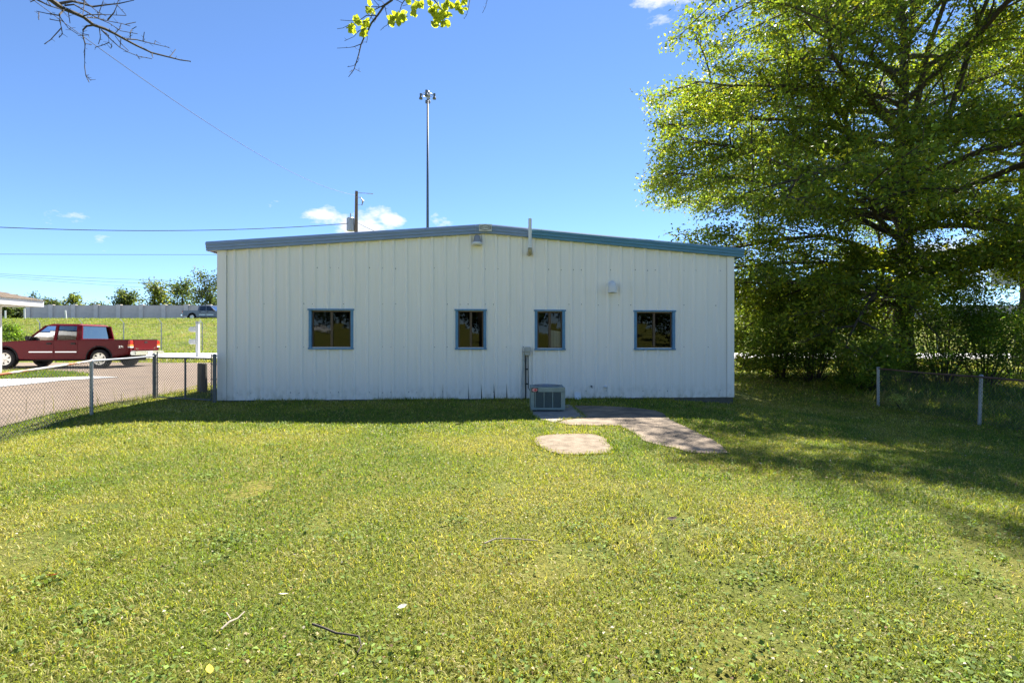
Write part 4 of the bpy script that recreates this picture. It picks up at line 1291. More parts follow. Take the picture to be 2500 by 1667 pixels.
# undergrowth shrubs
def shrub(name, base, label, seed, rx, ry, h, n, size, color, group=None, cat='shrub', yellow=.12, floor=.03, flat=1.0):
    r_ = np.random.default_rng(seed)
    root = empty(name, base, label, cat, group)
    m = MB(); nclump = max(6, int(n / 160))
    cl = []
    for k in range(nclump):
        a = r_.random() * 6.283; rr = r_.random() ** .5
        z = h * (.10 + .85 * r_.random() ** .8)
        w = math.sqrt(max(.05, 1 - (z / h) ** 2 * .85)) * (.75 + .35 * min(1, z / h * 3))
        p = np.array([rx * rr * w * math.cos(a), ry * rr * w * math.sin(a), z])
        cl.append(p)
        if k % 2 == 0:
            b = np.array([p[0] * .15, p[1] * .15, -.1]); md = (b + p) / 2 + np.array([0, 0, .15 * h]) * .6 + r_.normal(0, .05 * h, 3)
            m.tube([tuple(b), tuple(md), tuple(p)], [.022, .014, .006], 4, False)
    m.build('stems', MT['bark'], root)
    cl = np.array(cl); per = n // nclump
    C = np.repeat(cl, per, 0) + r_.normal(size=(nclump * per, 3)) * np.array([.17, .17, .12]) * max(.5, h * .55)
    C[:, 2] = np.abs(C[:, 2] - floor) + floor
    D = r_.normal(size=C.shape) + np.array([0, 0, -.1])
    N_ = len(C)
    lw = np.stack([size * r_.uniform(.6, 1.4, N_), size * .5 * r_.uniform(.6, 1.4, N_)], 1)
    tint = np.repeat(np.exp(r_.normal(0, .22, (nclump, 1))), per, 0)
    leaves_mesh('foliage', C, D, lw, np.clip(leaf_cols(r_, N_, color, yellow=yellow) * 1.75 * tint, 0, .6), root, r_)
    return root
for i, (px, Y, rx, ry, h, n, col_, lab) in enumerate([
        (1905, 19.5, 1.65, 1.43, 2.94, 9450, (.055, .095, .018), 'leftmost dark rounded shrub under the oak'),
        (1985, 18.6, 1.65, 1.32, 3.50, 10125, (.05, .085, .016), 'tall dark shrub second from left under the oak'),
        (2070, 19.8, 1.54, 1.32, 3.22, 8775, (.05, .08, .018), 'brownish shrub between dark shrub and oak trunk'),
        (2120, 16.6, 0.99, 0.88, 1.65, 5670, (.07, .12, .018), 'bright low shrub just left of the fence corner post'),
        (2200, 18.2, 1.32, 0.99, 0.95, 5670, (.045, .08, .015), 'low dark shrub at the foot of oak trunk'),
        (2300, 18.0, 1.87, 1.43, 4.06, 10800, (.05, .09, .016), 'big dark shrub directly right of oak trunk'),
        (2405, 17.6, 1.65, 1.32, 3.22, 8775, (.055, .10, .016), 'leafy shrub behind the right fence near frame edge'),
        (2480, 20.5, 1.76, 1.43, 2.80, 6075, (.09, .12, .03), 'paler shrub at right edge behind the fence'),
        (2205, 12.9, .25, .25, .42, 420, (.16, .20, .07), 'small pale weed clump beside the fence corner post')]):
    x = (px - 1250) / F * Y
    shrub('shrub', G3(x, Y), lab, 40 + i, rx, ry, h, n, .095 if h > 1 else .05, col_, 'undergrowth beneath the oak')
xb = (22 - 1250) / F * 27
shrub('shrub', G3(xb, 27), 'bushy green shrub beside the house wall at left', 61, .75, .7, 1.9, 2600, .12, (.07, .12, .025))

# far trees beyond the noise wall
def far_tree(px0, px1, pyt, Y, seed, color, label, kind='broad'):
    r_ = np.random.default_rng(seed)
    x = (.5 * (px0 + px1) - 1250) / F * Y; w = (px1 - px0) / F * Y * .5
    zb_ = g1(x, Y); h = at(0, pyt, Y).z - zb_
    root = empty('background_tree', (x, Y, zb_), label, 'tree', 'trees beyond the noise wall')
    m = MB(); m.tube([(0, 0, -.3), (.1 * w, 0, h * .4), (-.05 * w, 0, h * .9)], [.05 * w + .1, .04 * w + .06, .03], 7)
    m.build('trunk', MT['bark'], root)
    br = MB(); Cs = []
    nb_ = 26
    for k in range(nb_):
        z0 = h * r_.uniform(.2, .8); a = r_.random() * 6.283
        f = z0 / h
        prof = math.sin(min(1, (1.05 - f) * 1.35) * math.pi / 2) if kind == 'broad' else (.35 + .65 * (f > .5)) * (1.2 - f)
        L = w * prof * r_.uniform(.55, 1.0)
        e = np.array([math.cos(a) * L, math.sin(a) * L, z0 + h * r_.uniform(.04, .2)])
        e[2] = min(e[2], h * .98)
        br.tube([(0, 0, z0), tuple(e)], [.05, .02], 3, False)
        nc = 90
        t = r_.random(nc) ** .6
        c = np.array([0, 0, z0]) + (e - np.array([0, 0, z0])) * t[:, None] + r_.normal(size=(nc, 3)) * np.array([.17 * w, .17 * w, .045 * h + .12])
        Cs.append(c)
    br.build('branches', MT['bark'], root)
    C = np.concatenate(Cs); C[:, 2] = np.abs(C[:, 2] - .3) + .3
    n = len(C); s = .42
    lw = np.stack([s * r_.uniform(.7, 1.4, n), s * .6 * r_.uniform(.7, 1.3, n)], 1)
    leaves_mesh('crown', C, r_.normal(size=C.shape), lw, leaf_cols(r_, n, color), root, r_)
    return root
gg, dg_, yg = (.10, .145, .06), (.065, .095, .05), (.125, .165, .05)
for i, a in enumerate([
        (462, 560, 655, 92, dg_, 'tallest dark far tree beside the left corner of the white building', 'broad'),
        (404, 482, 660, 95, gg, 'tall airy grey green far tree left of the tallest dark one', 'broad'),
        (338, 412, 682, 90, yg, 'bright green bushy far tree above the middle of noise wall', 'broad'),
        (276, 336, 700, 93, gg, 'smaller far tree left of the bright bushy one', 'broad'),
        (215, 282, 736, 120, dg_, 'low dark far treetop barely above the noise wall', 'broad'),
        (148, 204, 711, 100, yg, 'round green far tree right of the dark pines', 'broad'),
        (92, 160, 722, 118, dg_, 'dark spreading pine right of the tallest pine', 'pine'),
        (55, 104, 710, 122, dg_, 'tallest dark pine rising above the house eave', 'pine'),
        (10, 66, 722, 110, dg_, 'dark far pine mostly hidden behind house roof', 'pine'),
        (-30, 40, 735, 80, gg, 'dark far tree under the house eave by noise wall end', 'broad'),
        (36, 72, 748, 82, dg_, 'small dark far tree filling gap at noise wall end', 'broad'),
        (1800, 1880, 690, 100, gg, 'far tree between the white building and oak', 'broad')]):
    far_tree(a[0], a[1], a[2], a[3], 70 + i, a[4], a[5], a[6])

# ------------------------------------------------------------------ trees standing behind the viewer whose branch tips hang into view
def zA(x, y): return (x / 4.2, y / 4.2)
def zB(x, y): return (780 + x / 5.227, y / 5.227)
brA = [  # bare branch, widths in metres at start
    ([(520, 0), (600, 60), (660, 95), (770, 140), (860, 180), (960, 260), (1080, 300), (1180, 350), (1270, 400), (1400, 470), (1560, 545), (1740, 590), (1850, 618), (1955, 632)], .022),
    ([(520, 0), (600, 40), (740, 15), (850, 40), (950, 72), (1100, 52), (1220, 40), (1375, 5)], .015),
    ([(380, 0), (500, 60), (640, 105)], .009), ([(660, 95), (610, 150), (615, 220), (630, 290), (520, 410), (455, 455)], .009),
    ([(600, 160), (500, 145), (375, 118)], .006), ([(630, 290), (640, 350), (605, 388)], .005), ([(400, 125), (398, 205)], .004),
    ([(610, 170), (700, 290), (800, 355)], .004), ([(960, 262), (890, 270), (852, 310), (850, 370), (872, 450), (868, 560), (868, 690), (880, 780), (915, 848)], .009),
    ([(880, 778), (932, 826)], .003), ([(872, 450), (940, 460)], .003), ([(850, 365), (802, 366)], .003), ([(850, 350), (910, 362)], .003),
    ([(1020, 290), (1030, 390), (1010, 455)], .005), ([(1040, 310), (1110, 360), (1118, 440), (1040, 470), (975, 488)], .006),
    ([(1118, 440), (1150, 475), (1135, 500)], .003), ([(1040, 310), (1150, 420), (1230, 490), (1320, 540), (1420, 580), (1558, 606)], .006),
    ([(1180, 370), (1240, 450), (1320, 525)], .003), ([(1270, 400), (1400, 410), (1520, 440), (1650, 470), (1735, 490)], .007),
    ([(1465, 428), (1480, 332)], .004), ([(1585, 455), (1592, 418)], .003), ([(1740, 588), (1800, 510)], .004), ([(1560, 545), (1568, 592)], .003),
    ([(660, 60), (760, 50), (900, 130), (1000, 190), (1120, 240), (1240, 320), (1410, 350)], .008),
    ([(1335, 340), (1350, 305), (1398, 276)], .004), ([(1335, 400), (1340, 340)], .003),
    ([(860, 165), (900, 155), (1050, 152), (1180, 158), (1295, 163)], .006), ([(900, 180), (1000, 190), (1140, 225), (1250, 245), (1335, 270)], .006),
    ([(1290, 252), (1392, 230)], .004), ([(1105, 205), (1170, 130), (1200, 60), (1215, 0)], .007), ([(1205, 60), (1290, 152)], .003),
    ([(1010, 180), (1020, 120), (1060, 10)], .005), ([(870, 0), (850, 150)], .004), ([(840, 0), (920, 60), (1010, 130), (1090, 168)], .005),
    ([(700, 130), (718, 240)], .003), ([(510, 200), (605, 218)], .004), ([(480, 0), (520, 60)], .004), ([(360, 0), (312, 24)], .005),
    ([(1180, 345), (1225, 300), (1242, 248)], .004), ([(1230, 490), (1240, 405)], .003), ([(760, 0), (820, 45)], .004), ([(1400, 560), (1430, 608)], .002)]
def depthA(px, k): return 4.0 + px / 465 * 1.3 + .25 * math.sin(k * 2.4)
tA = G3(-5.2, -2.6)
ta = empty('bare_limbed_tree', tA, 'bare twiggy branch hanging into the upper left sky', 'tree')
m = MB(tA)
h0 = at(124, 0, depthA(124, 0)); h0v = Vector(h0)
top = tA + Vector((.2, .2, 6.2))
m.tube([tA - up * .3, tA + Vector((.05, .05, 3)), top, tA + Vector((.1, .0, 9.5))], [.30, .22, .16, .05], 10); m.build('trunk', MT['bark'], ta, smooth=True)
m = MB(tA); dir_ = (at(157, 23, depthA(157, 0)) - h0v)
m.tube([tA + Vector((.08, .08, 4.2)), tA.lerp(h0v, .45) + up * 2.4, h0v - dir_ * 1.5, h0v], [.09, .06, .03, .022], 8); m.build('limb', MT['twig'], ta, smooth=True)
m = MB(tA); rr_ = random.Random(4)
for k, (pl, w) in enumerate(brA):
    kk = 0
    pts = []
    for x, y in pl:
        px, py = zA(x, y); pts.append(at(px, py, depthA(px, kk) + .10 * math.sin(k * 1.9) * min(1, 1 if k else 0) * (0 if (x, y) == pl[0] else 1)))
    n_ = len(pts); w = w * .95
    m.tube(pts, [max(.0032, w * (1 - .75 * i / (n_ - 1))) for i in range(n_)], 5)
    for i in range(1, n_):      # spur buds
        for _ in range(2):
            q = pts[i - 1].lerp(pts[i], rr_.random()); e = q + Vector((rr_.uniform(-1, 1), rr_.uniform(-1, 1), rr_.uniform(-.6, 1))) * rr_.uniform(.015, .045)
            m.tube([q, e], [.0024, .0012], 4)
m.build('twigs', MT['twig'], ta)

brB = [([(930, 0), (830, 70), (740, 200), (660, 300), (620, 390), (570, 480), (530, 570), (500, 700), (465, 810), (440, 890), (370, 985)], .013),
       ([(830, 65), (700, 130), (620, 300), (560, 400), (490, 520)][:4], .006), ([(720, 200), (600, 200), (500, 270), (400, 270), (275, 260)], .006),
       ([(640, 260), (540, 290), (420, 300), (300, 360), (225, 372)], .005), ([(640, 330), (500, 400), (440, 470), (320, 525)], .005),
       ([(530, 565), (440, 600), (380, 610), (225, 618)], .005), ([(495, 720), (505, 745), (490, 790), (465, 812)], .004), ([(465, 812), (440, 840), (358, 858)], .003),
       ([(450, 880), (525, 920)], .003), ([(435, 895), (380, 925)], .003), ([(830, 70), (850, 160), (870, 240), (885, 350)], .005), ([(885, 310), (820, 350), (778, 392)], .003),
       ([(800, 90), (690, 90), (580, 88)], .005), ([(760, 80), (690, 0)], .004), ([(830, 60), (800, 20), (730, 0)], .004),
       ([(1090, 0), (1050, 60), (1020, 160), (960, 240)], .006), ([(1060, 45), (980, 0)], .004), ([(1160, 0), (1130, 60), (1060, 80)], .004), ([(1190, 0), (1240, 35), (1290, 20)], .004),
       ([(1385, 0), (1420, 110), (1440, 180)], .006), ([(1465, 0), (1550, 110), (1580, 200), (1615, 320)], .008), ([(1565, 150), (1680, 110), (1740, 60)], .004),
       ([(1920, 0), (1900, 110), (1880, 190), (1845, 245)], .005), ([(1880, 0), (1860, 90), (1810, 120)], .004), ([(2140, 0), (2120, 90), (2080, 170)], .003), ([(620, 380), (610, 500), (600, 550)], .003),
       ([(740, 210), (700, 290), (650, 200)], .004)]
def depthB(px, k): return 4.3 + (px - 800) / 400 * .5 + .2 * math.sin(k * 1.7)
tB = G3(.4, -3.2)
tb = empty('leafing_tree', tB, 'branch tip with fresh yellow green leaves hanging into the top of sky', 'tree')
m = MB(tB); m.tube([tB - up * .3, tB + Vector((.0, .1, 3)), tB + Vector((.1, .3, 6.5)), tB + Vector((0, .2, 10))], [.28, .2, .14, .05], 10); m.build('trunk', MT['bark'], tb, smooth=True)
m = MB(tB)
for px in (958, 985, 1048, 1062, 1145, 1190):
    e = at(px, 0, depthB(px, 0)); dd = Vector((.05 * (1 if px > 1000 else -.2), -.25, .55))
    m.tube([tB + Vector((0, .2, 5.2)), tB.lerp(e, .55) + up * 3.1, e + dd, e], [.05, .03, .012, .007], 6)
m.build('limb', MT['twig'], tb, smooth=True)
m = MB(tB)
for k, (pl, w) in enumerate(brB):
    pts = []
    for x, y in pl:
        px, py = zB(x, y); pts.append(at(px, py, depthB(px, 0) + .08 * math.sin(k * 1.9) * (0 if (x, y) == pl[0] else 1)))
    n_ = len(pts); w *= .8
    m.tube(pts, [max(.002, w * (1 - .75 * i / (n_ - 1))) for i in range(n_)], 5)
    for i in range(1, n_):
        q = pts[i - 1].lerp(pts[i], rr_.random()); e = q + Vector((rr_.uniform(-1, 1), rr_.uniform(-1, 1), rr_.uniform(-.6, 1))) * rr_.uniform(.015, .04)
        m.tube([q, e], [.002, .001], 4)
m.build('twigs', MT['twig'], tb)
clB = [(470, 245, 50), (500, 300, 50), (410, 385, 45), (420, 340, 40), (560, 400, 45), (565, 440, 40), (600, 290, 45), (640, 130, 55), (670, 150, 35), (635, 25, 30), (980, 190, 70), (1010, 240, 70), (1060, 220, 50),
       (1010, 290, 40), (915, 300, 35), (920, 230, 30), (1085, 165, 20), (1210, 90, 45), (1210, 170, 35), (1310, 60, 45), (1250, 70, 30), (1430, 130, 55), (1500, 90, 60), (1480, 220, 65), (1460, 160, 50),
       (1470, 310, 50), (1500, 280, 40), (1580, 310, 45), (1635, 310, 40), (1630, 190, 40), (1550, 190, 50), (1640, 40, 55), (1600, 90, 50), (1760, 80, 45), (1800, 140, 40), (1850, 30, 45), (1690, 80, 40), (1850, 115, 25), (1130, 10, 40), (1400, 30, 40)]
for k, (x, y, s) in enumerate(clB):
    nl = 5 if s > 34 else 3
    for j in range(nl):
        a = rr_.random() * 6.283; px, py = zB(x + s * .55 * rr_.random() * math.cos(a), y + s * .55 * rr_.random() * math.sin(a))
        c = at(px, py, depthB(px, 0) + rr_.uniform(-.10, .10))
        L = .024 + .012 * rr_.random() + s / 5000
        d = Vector((rr_.uniform(-1, 1), rr_.uniform(-.6, .6), rr_.uniform(-1.2, .5))).normalized(); nn = Vector((rr_.uniform(-1, 1), rr_.uniform(-1.4, -.1), rr_.uniform(-1, 1)))
        b = d.cross(nn).normalized(); u_ = b.cross(d)
        lf = MB(tB); prof_ = [(-1, 0), (-.6, .42), (0, .62), (.6, .45), (1, 0)]
        vv = [c + d * L * t + u_ * (-.10 * L * t * t) for t, _ in prof_] + [c + d * L * t + b * L * w + u_ * .12 * L for t, w in prof_[1:4]] + [c + d * L * t - b * L * w + u_ * .12 * L for t, w in prof_[1:4]]
        lf.add(vv, [(0, 1, 5), (1, 2, 6, 5), (2, 3, 7, 6), (3, 4, 7), (0, 8, 1), (1, 8, 9, 2), (2, 9, 10, 3), (3, 10, 4)])
        me = bpy.data.meshes.new('leaf'); me.from_pydata(lf.v, [], lf.f)
        at_ = me.attributes.new('Col', 'FLOAT_COLOR', 'POINT'); kx = rr_.uniform(.8, 1.25)
        at_.data.foreach_set('color', np.tile(np.array([.33 * kx, .38 * kx, .045, 1], np.float32), len(lf.v)))
        link_mesh('leaf', me, MT['leaf'], tb)

# surroundings behind the viewer that the window panes mirror
def mirror_tree(x, y, h, w, seed, label):
    px = 1250 + F * x / -y if y else 0
    r_ = np.random.default_rng(seed); zb_ = g1(x, y)
    root = empty('distant_tree', (x, y, zb_), label, 'tree', 'trees behind the viewer')
    m = MB(); m.tube([(0, 0, -.3), (.2, 0, h * .45), (0, 0, h * .9)], [.35, .25, .08], 7); m.build('trunk', MT['bark'], root)
    n = 2200; v = r_.normal(size=(n, 3)); v /= np.linalg.norm(v, axis=1, keepdims=True); v *= r_.random((n, 1)) ** .4
    C = v * np.array([w, w, h * .47]) + np.array([0, 0, h * .50]) + r_.normal(0, .3, (n, 3))
    s = .11 * w; lw = np.stack([s * r_.uniform(.7, 1.4, n), s * .7 * r_.uniform(.7, 1.3, n)], 1)
    leaves_mesh('crown', C, r_.normal(size=C.shape), lw, leaf_cols(r_, n, (.045, .075, .02)), root, r_)
for i in range(13):
    mirror_tree(-66 + 11 * i + 2 * math.sin(i * 2.3), -117 - 4 * math.cos(i * 1.9), 17 + 3 * math.sin(i * 1.7), 8.5, 300 + i, 'tree number %s from the left in the far row behind the viewer' % ['one', 'two', 'three', 'four', 'five', 'six', 'seven', 'eight', 'nine', 'ten', 'eleven', 'twelve', 'thirteen'][i])
for i, (x, y, h, w, lab) in enumerate([(17, -30, 10, 4.0, 'near tree behind the viewer mirrored in third window'), (27, -36, 11, 4.5, 'near tree behind the viewer mirrored in rightmost window'), (8, -44, 11, 4.5, 'near tree behind the viewer mirrored in second window')]):
    mirror_tree(x, y, h, w, 330 + i, lab)
wt = pickup((-31.8, -104, g1(-31.8, -104)), R(180), 'white_car', 'white pickup truck mirrored in the leftmost window', False)

# ------------------------------------------------------------------ grass blades
def scatter(n, xr, yr, r_):
    return r_.uniform(xr[0], xr[1], n), r_.uniform(yr[0], yr[1], n)
PATHS = [PATH, SLAB, PAD, FOOT, DRIVE]
def allowed(x, y):
    ok = np.ones(len(x), bool)
    for P in PATHS: ok &= ~inpoly(x, y, P)
    return ok
def blade_col(r_, x, y):
    n = len(x)
    p = vnoise(x + 40, y + 40, .55) * .6 + vnoise(x + 9, y + 77, 1.7) * .4      # green <-> dry patches
    q = vnoise(x + 5, y + 15, 3.1)
    g = np.array([.185, .262, .040]); yl = np.array([.315, .325, .070]); br = np.array([.44, .37, .20]); dk = np.array([.085, .14, .03])
    t = np.clip((p - .36) * 3.0 + r_.normal(0, .25, n), 0, 1)[:, None]
    c = g * (1 - t) + yl * t
    dd = (r_.random(n) < .09 + .26 * np.clip((p - .50) * 3.5, 0, 1) + .16 * (q > .64))[:, None]
    c = np.where(dd, br * r_.uniform(.7, 1.5, (n, 1)), c)
    kk = (r_.random(n) < .16 * (p < .45))[:, None]
    c = np.where(kk, dk, c)
    return np.clip(c * np.array([.77, .80, .56]) * np.exp(r_.normal(0, .27, (n, 1))), 0, .6)
def blades(name, x, y, L, W, lean, r_, parent=None, two=True, cols=None, label=None):
    n = len(x)
    z = gz(x, y) - .004
    B = np.stack([x, y, z], 1)
    a = r_.uniform(0, 2 * np.pi, n); ln = np.clip(r_.normal(lean, .28, n), .05, 1.35)
    hd = np.stack([np.cos(a), np.sin(a), np.zeros(n)], 1)
    sa = a + np.pi / 2 + r_.normal(0, .5, n)
    sd = np.stack([np.cos(sa), np.sin(sa), r_.normal(0, .15, n)], 1)
    upv = np.array([0, 0, 1.0])
    d1 = hd * np.sin(ln * .7)[:, None] + upv * np.cos(ln * .7)[:, None]
    d2 = hd * np.sin(np.minimum(1.7, ln * 1.5))[:, None] + upv * np.cos(np.minimum(1.7, ln * 1.5))[:, None]
    w = (W * r_.uniform(.6, 1.4, n))[:, None] * .5
    l = (L * r_.uniform(.55, 1.35, n))[:, None]
    M_ = B + d1 * l * .55; T = M_ + d2 * l * .45
    if cols is None: cols = blade_col(r_, x, y)
    if two:
        V = np.stack([B - sd * w, B + sd * w, M_ + sd * w * .85, M_ - sd * w * .85, T + sd * w * .18, T - sd * w * .18], 1)
        i = np.arange(n)[:, None] * 6
        Q = np.concatenate([i + np.array([0, 1, 2, 3]), i + np.array([3, 2, 4, 5])], 1).reshape(-1, 4); k = 6
    else:
        V = np.stack([B - sd * w, B + sd * w, T + sd * w * .35, T - sd * w * .35], 1)
        Q = np.arange(n * 4).reshape(n, 4); k = 4
    col = np.repeat(np.concatenate([cols, np.ones((n, 1))], 1), k, axis=0)
    o = np_mesh(name, V.reshape(-1, 3), Q, MT['grass'], parent, col)
    if label: tag(o, label, 'grass', kind='stuff')
    return o
rg = np.random.default_rng(99)
def fov(x, y): return np.abs(x) < (y + .6) * 1.09 + .4
X_, Y_, L_, W_ = [], [], [], []
for (y0, y1, dens, L, W) in ((1.7, 3.2, 9000, .036, .0040), (3.2, 5.0, 5800, .038, .0050)):
    xm = y1 * 1.09 + 1; n = int(dens * 2 * xm * (y1 - y0)); x, y = scatter(n, (-xm, xm), (y0, y1), rg)
    k = fov(x, y) & allowed(x, y) & (x > -9.1)
    bare = vnoise(x + 21, y + 3, 1.3) * .5 + vnoise(x + 2, y + 31, 4.2) * .5
    k &= ~((bare > .64) & (rg.random(n) < .8))
    x, y = x[k], y[k]; X_.append(x); Y_.append(y)
    tall = 1 + .7 * np.clip((vnoise(x, y, .9) - .55) * 3, 0, 1)
    L_.append(L * tall); W_.append(np.full(len(x), W))
x, y, L, W = map(np.concatenate, (X_, Y_, L_, W_))
print('near blades', len(x))
blades('lawn_grass', x, y, L, W, .85, rg, label='mown sunlit lawn grass in the foreground')
X_, Y_, L_, W_ = [], [], [], []
for (y0, y1, dens, L, W) in ((5.0, 7.5, 3300, .040, .0072), (7.5, 10.5, 1700, .045, .012), (10.5, 14.5, 800, .055, .018), (14.5, 21, 230, .075, .03), (21, 28, 150, .09, .045)):
    xm = min(24, y1 * 1.09 + 1); n = int(dens * 2 * xm * (y1 - y0)); x, y = scatter(n, (-xm, xm), (y0, y1), rg)
    k = fov(x, y) & allowed(x, y) & ~((y > 14) & (np.abs(x - .4) < 7.0) & (y < 25)) & ((x > -9.6) | (y > 24.4)) & (y < 27.9)
    x, y = x[k], y[k]; X_.append(x); Y_.append(y)
    tall = 1 + 1.8 * sst(10.2, 11.5, x) * (y < 20) * rg.uniform(.4, 1.6, len(x))
    L_.append(L * tall); W_.append(np.full(len(x), W))
x, y, L, W = map(np.concatenate, (X_, Y_, L_, W_))
print('far blades', len(x))
blades('lawn_grass', x, y, L, W, .8, rg, two=False, label='lawn grass around the building and under the oak')
# rough edge: grass by the drive, tufts against the wall and posts, island by the walk
xs, ys = [], []
n = 9000; t = rg.random(n); yy = 3 + 20 * t; ex = np.interp(yy, [p[1] for p in DE], [p[0] for p in DE]); xs.append(ex + np.abs(rg.normal(0, .22, n)) - .03); ys.append(yy)
n = 6000; u = rg.uniform(0, BW, n); vv_ = np.abs(rg.normal(0, .09, n)) + .05
k = vnoise(u, u * 0, 1.5) > .35
q = np.array([b2w(a, b, 0)[:2] for a, b in zip(u[k], vv_[k])]); xs.append(q[:, 0]); ys.append(q[:, 1])
x, y = np.concatenate(xs), np.concatenate(ys); k = allowed(x, y); x, y = x[k], y[k]
# runners creeping over the slab edges
for P in (PATH, SLAB, PAD):
    a = np.array(P); b = np.roll(a, -1, 0); ln = np.hypot(*(b - a).T); kk = rg.choice(len(a), 1500, p=ln / ln.sum()); t = rg.random((1500, 1))
    q = a[kk] + (b - a)[kk] * t; lim = np.clip(vnoise(q[:, 0], q[:, 1], 2.3) - .35, 0, 1) * .07 + .012
    q = q + rg.normal(size=q.shape) * lim[:, None]; x = np.concatenate([x, q[:, 0]]); y = np.concatenate([y, q[:, 1]])
k = ~inpoly(x, y, FOOT); x, y = x[k], y[k]
blades('edge_grass', x, y, np.where(np.arange(len(x)) < len(x) - 4400, .085, .045), np.full(len(x), .009), .6, rg, two=False, label='longer untrimmed grass along wall foot and drive edge')
ip = np.array(ISL); n = 14000
x, y = scatter(n, (ip[:, 0].min(), ip[:, 0].max()), (ip[:, 1].min(), ip[:, 1].max()), rg); k = inpoly(x, y, ISL); x, y = x[k], y[k]
blades('island_grass', x, y, np.full(len(x), .14), np.full(len(x), .018), .5, rg, two=False, label='strip of longer grass beside the pale walkway', cols=blade_col(rg, x, y) * np.array([.8, .95, .8]))
# tall seed stalks beside the drive
n = 150; x = np.concatenate([rg.uniform(-18.5, -15.5, 90), rg.normal(-9.15, .12, 60)]); y = np.concatenate([rg.uniform(16.6, 17.6, 90), rg.uniform(8, 13.4, 60)])
blades('seed_stalks', x, y, np.full(n, .36), np.full(n, .007), .3, rg, label='thin dry weed stalks standing by the driveway', cols=np.tile(np.array([[.26, .24, .12]]), (n, 1)))
# embankment grass
n = 90000; x, y = scatter(n, (-58, 45), (34.3, 57.3), rg); k = (x < -20) | (x > 14); x, y = x[k], y[k]
blades('embankment_grass', x, y, np.full(len(x), .13), np.full(len(x), .06), .7, rg, two=False, label='sunlit rough grass covering the highway embankment', cols=np.array([[.175, .235, .040]]) * (.75 + .5 * vnoise(x, y, .35) + .25 * vnoise(x, y, 1.4))[:, None] * np.exp(rg.normal(0, .1, (len(x), 1))))
# clover, dead leaves and flecks
cx_, cy_ = [], []
for _ in range(170):
    yy_ = 1.9 + 7.5 * rg.random() ** 1.5; xx_ = rg.uniform(-1, 1) * yy_ * 1.05; m_ = rg.integers(14, 60); sp_ = rg.uniform(.05, .16)
    cx_.append(rg.normal(xx_, sp_, m_)); cy_.append(rg.normal(yy_, sp_, m_))
x, y = np.concatenate(cx_), np.concatenate(cy_); k = allowed(x, y) & (x > -8.8) & (y > 1.5); x, y = x[k], y[k]; n = len(x)
C = np.stack([x, y, gz(x, y) + rg.uniform(.018, .045, n)], 1); D = rg.normal(size=(n, 3)); D[:, 2] *= .3
s = rg.uniform(.014, .034, n)
o = leaves_mesh('lawn_weeds', C, D, np.stack([s, s * .8], 1), np.array([[.13, .185, .04]]) * np.exp(rg.normal(0, .28, (n, 1))), None, rg, 'litter', 2.5); tag(o, 'clumps of broad leaved weeds growing in the lawn', 'weeds', kind='stuff')
n = 16000; y = 1.7 + 10.5 * rg.random(n) ** 1.6; x = rg.uniform(-1, 1, n) * (y * 1.09 + .5); k = allowed(x, y) & (x > -9) ; x, y = x[k], y[k]; n = len(x)
C = np.stack([x, y, gz(x, y) + rg.uniform(.008, .035, n)], 1); D = rg.normal(size=(n, 3)); D[:, 2] *= .25
s = rg.uniform(.008, .022, n) * (1 + .5 * (y > 5)); lw = np.stack([s, s * .75], 1)
pal = np.array([[.10, .19, .03], [.14, .22, .035], [.33, .27, .15], [.42, .38, .27], [.17, .10, .06], [.07, .13, .025]]); pi_ = rg.choice(6, n, p=[.32, .28, .14, .06, .06, .14])
o = leaves_mesh('lawn_litter', C, D, lw, pal[pi_] * np.exp(rg.normal(0, .2, (n, 1))), None, rg, 'litter', 3.0); tag(o, 'clover leaves and dry flecks scattered through the lawn', 'leaf litter', kind='stuff')
n = 9000; x = rg.uniform(9.2, 22, n); y = rg.uniform(9, 21, n); k = rg.random(n) < np.exp(-np.abs(x - 10.3) * .9) + .25; x, y = x[k], y[k]; n = len(x)
C = np.stack([x, y, gz(x, y) + rg.uniform(.005, .03, n)], 1); D = rg.normal(size=(n, 3)); D[:, 2] *= .2; s = rg.uniform(.03, .07, n)
o = leaves_mesh('leaf_litter', C, D, np.stack([s, s * .5], 1), np.array([[.16, .10, .06]]) * np.exp(rg.normal(0, .4, (n, 1))), None, rg, 'litter', 3.0); tag(o, 'brown fallen leaves under the oak and right fence', 'leaf litter', kind='stuff')

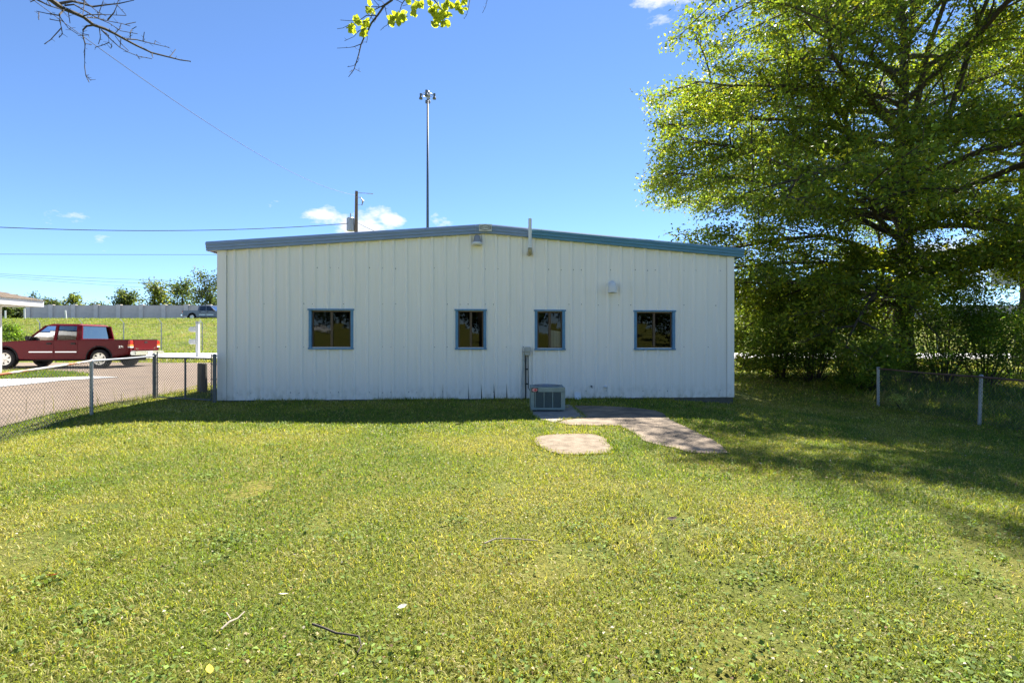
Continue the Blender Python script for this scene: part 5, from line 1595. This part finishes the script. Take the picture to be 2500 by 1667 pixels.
# fallen twigs and single leaves that stand out on the lawn
def ground_twig(pxs, r, label, m='deadtwig', extra=()):
    pts = [Vector((*gp(*p), 0)) for p in pxs]
    for i, p in enumerate(pts): p.z = g1(p.x, p.y) + .03 + .008 * math.sin(i * 2.0)
    e = empty('fallen_twig', (pts[0].x, pts[0].y, g1(pts[0].x, pts[0].y)), label, 'twig', 'twigs on the lawn')
    b = MB(e.location); b.tube(pts, [r * (1 - .4 * i / (len(pts) - 1)) for i in range(len(pts))], 6)
    for a, c in extra:
        q = [Vector((*gp(*a), 0)), Vector((*gp(*c), 0))]
        for v in q: v.z = g1(v.x, v.y) + .034
        b.tube(q, r * .5, 5)
    b.build('stick', MT[m], e)
ground_twig([(540, 1550), (560, 1535), (580, 1520), (597, 1505)], .0055, 'pale straight twig lying at lower left of lawn', extra=[((563, 1526), (553, 1510))])
ground_twig([(763, 1537), (790, 1550), (820, 1556), (850, 1562), (876, 1572), (882, 1590), (872, 1606)], .006, 'bent brown twig lying near bottom of lawn', 'twig')
ground_twig([(1183, 1336), (1210, 1327), (1245, 1322), (1280, 1326), (1312, 1332)], .0055, 'long thin curved twig lying in middle of lawn')
for px, py, s, c, lab in ((1640, 1278, .045, (.07, .045, .03), 'dark brown dead leaf on the lawn right of centre'), (982, 1497, .026, (.62, .60, .52), 'whitish curled leaf on lawn near lower middle'), (512, 1655, .03, (.62, .46, .05), 'yellow leaf at the bottom edge of lawn'), (692, 1466, .026, (.7, .68, .62), 'small white petal on lower left lawn'), (128, 1418, .03, (.30, .05, .03), 'small reddish leaf on far left lawn')):
    x, y = gp(px, py); z = g1(x, y) + .035
    lf = MB((x, y, z - .03)); a = rr_.random() * 6.28; d = Vector((math.cos(a), math.sin(a), .15)); b = Vector((-math.sin(a), math.cos(a), .1))
    p = Vector((x, y, z)); prof_ = [(-1, 0), (-.5, .38), (0, .5), (.5, .36), (1, 0)]
    vv = [p + d * s * t + up * (.25 * s * abs(t)) for t, _ in prof_] + [p + d * s * t + b * s * w + up * .3 * s for t, w in prof_[1:4]] + [p + d * s * t - b * s * w + up * .15 * s for t, w in prof_[1:4]]
    lf.add(vv, [(0, 1, 5), (1, 2, 6, 5), (2, 3, 7, 6), (3, 4, 7), (0, 8, 1), (1, 8, 9, 2), (2, 9, 10, 3), (3, 10, 4)])
    o = lf.build('fallen_leaf', mat('dead_leaf', c, .8, trans=.15)); o.location = (x, y, z - .03)
    tag(o, lab, 'leaf', 'single leaves on the lawn')
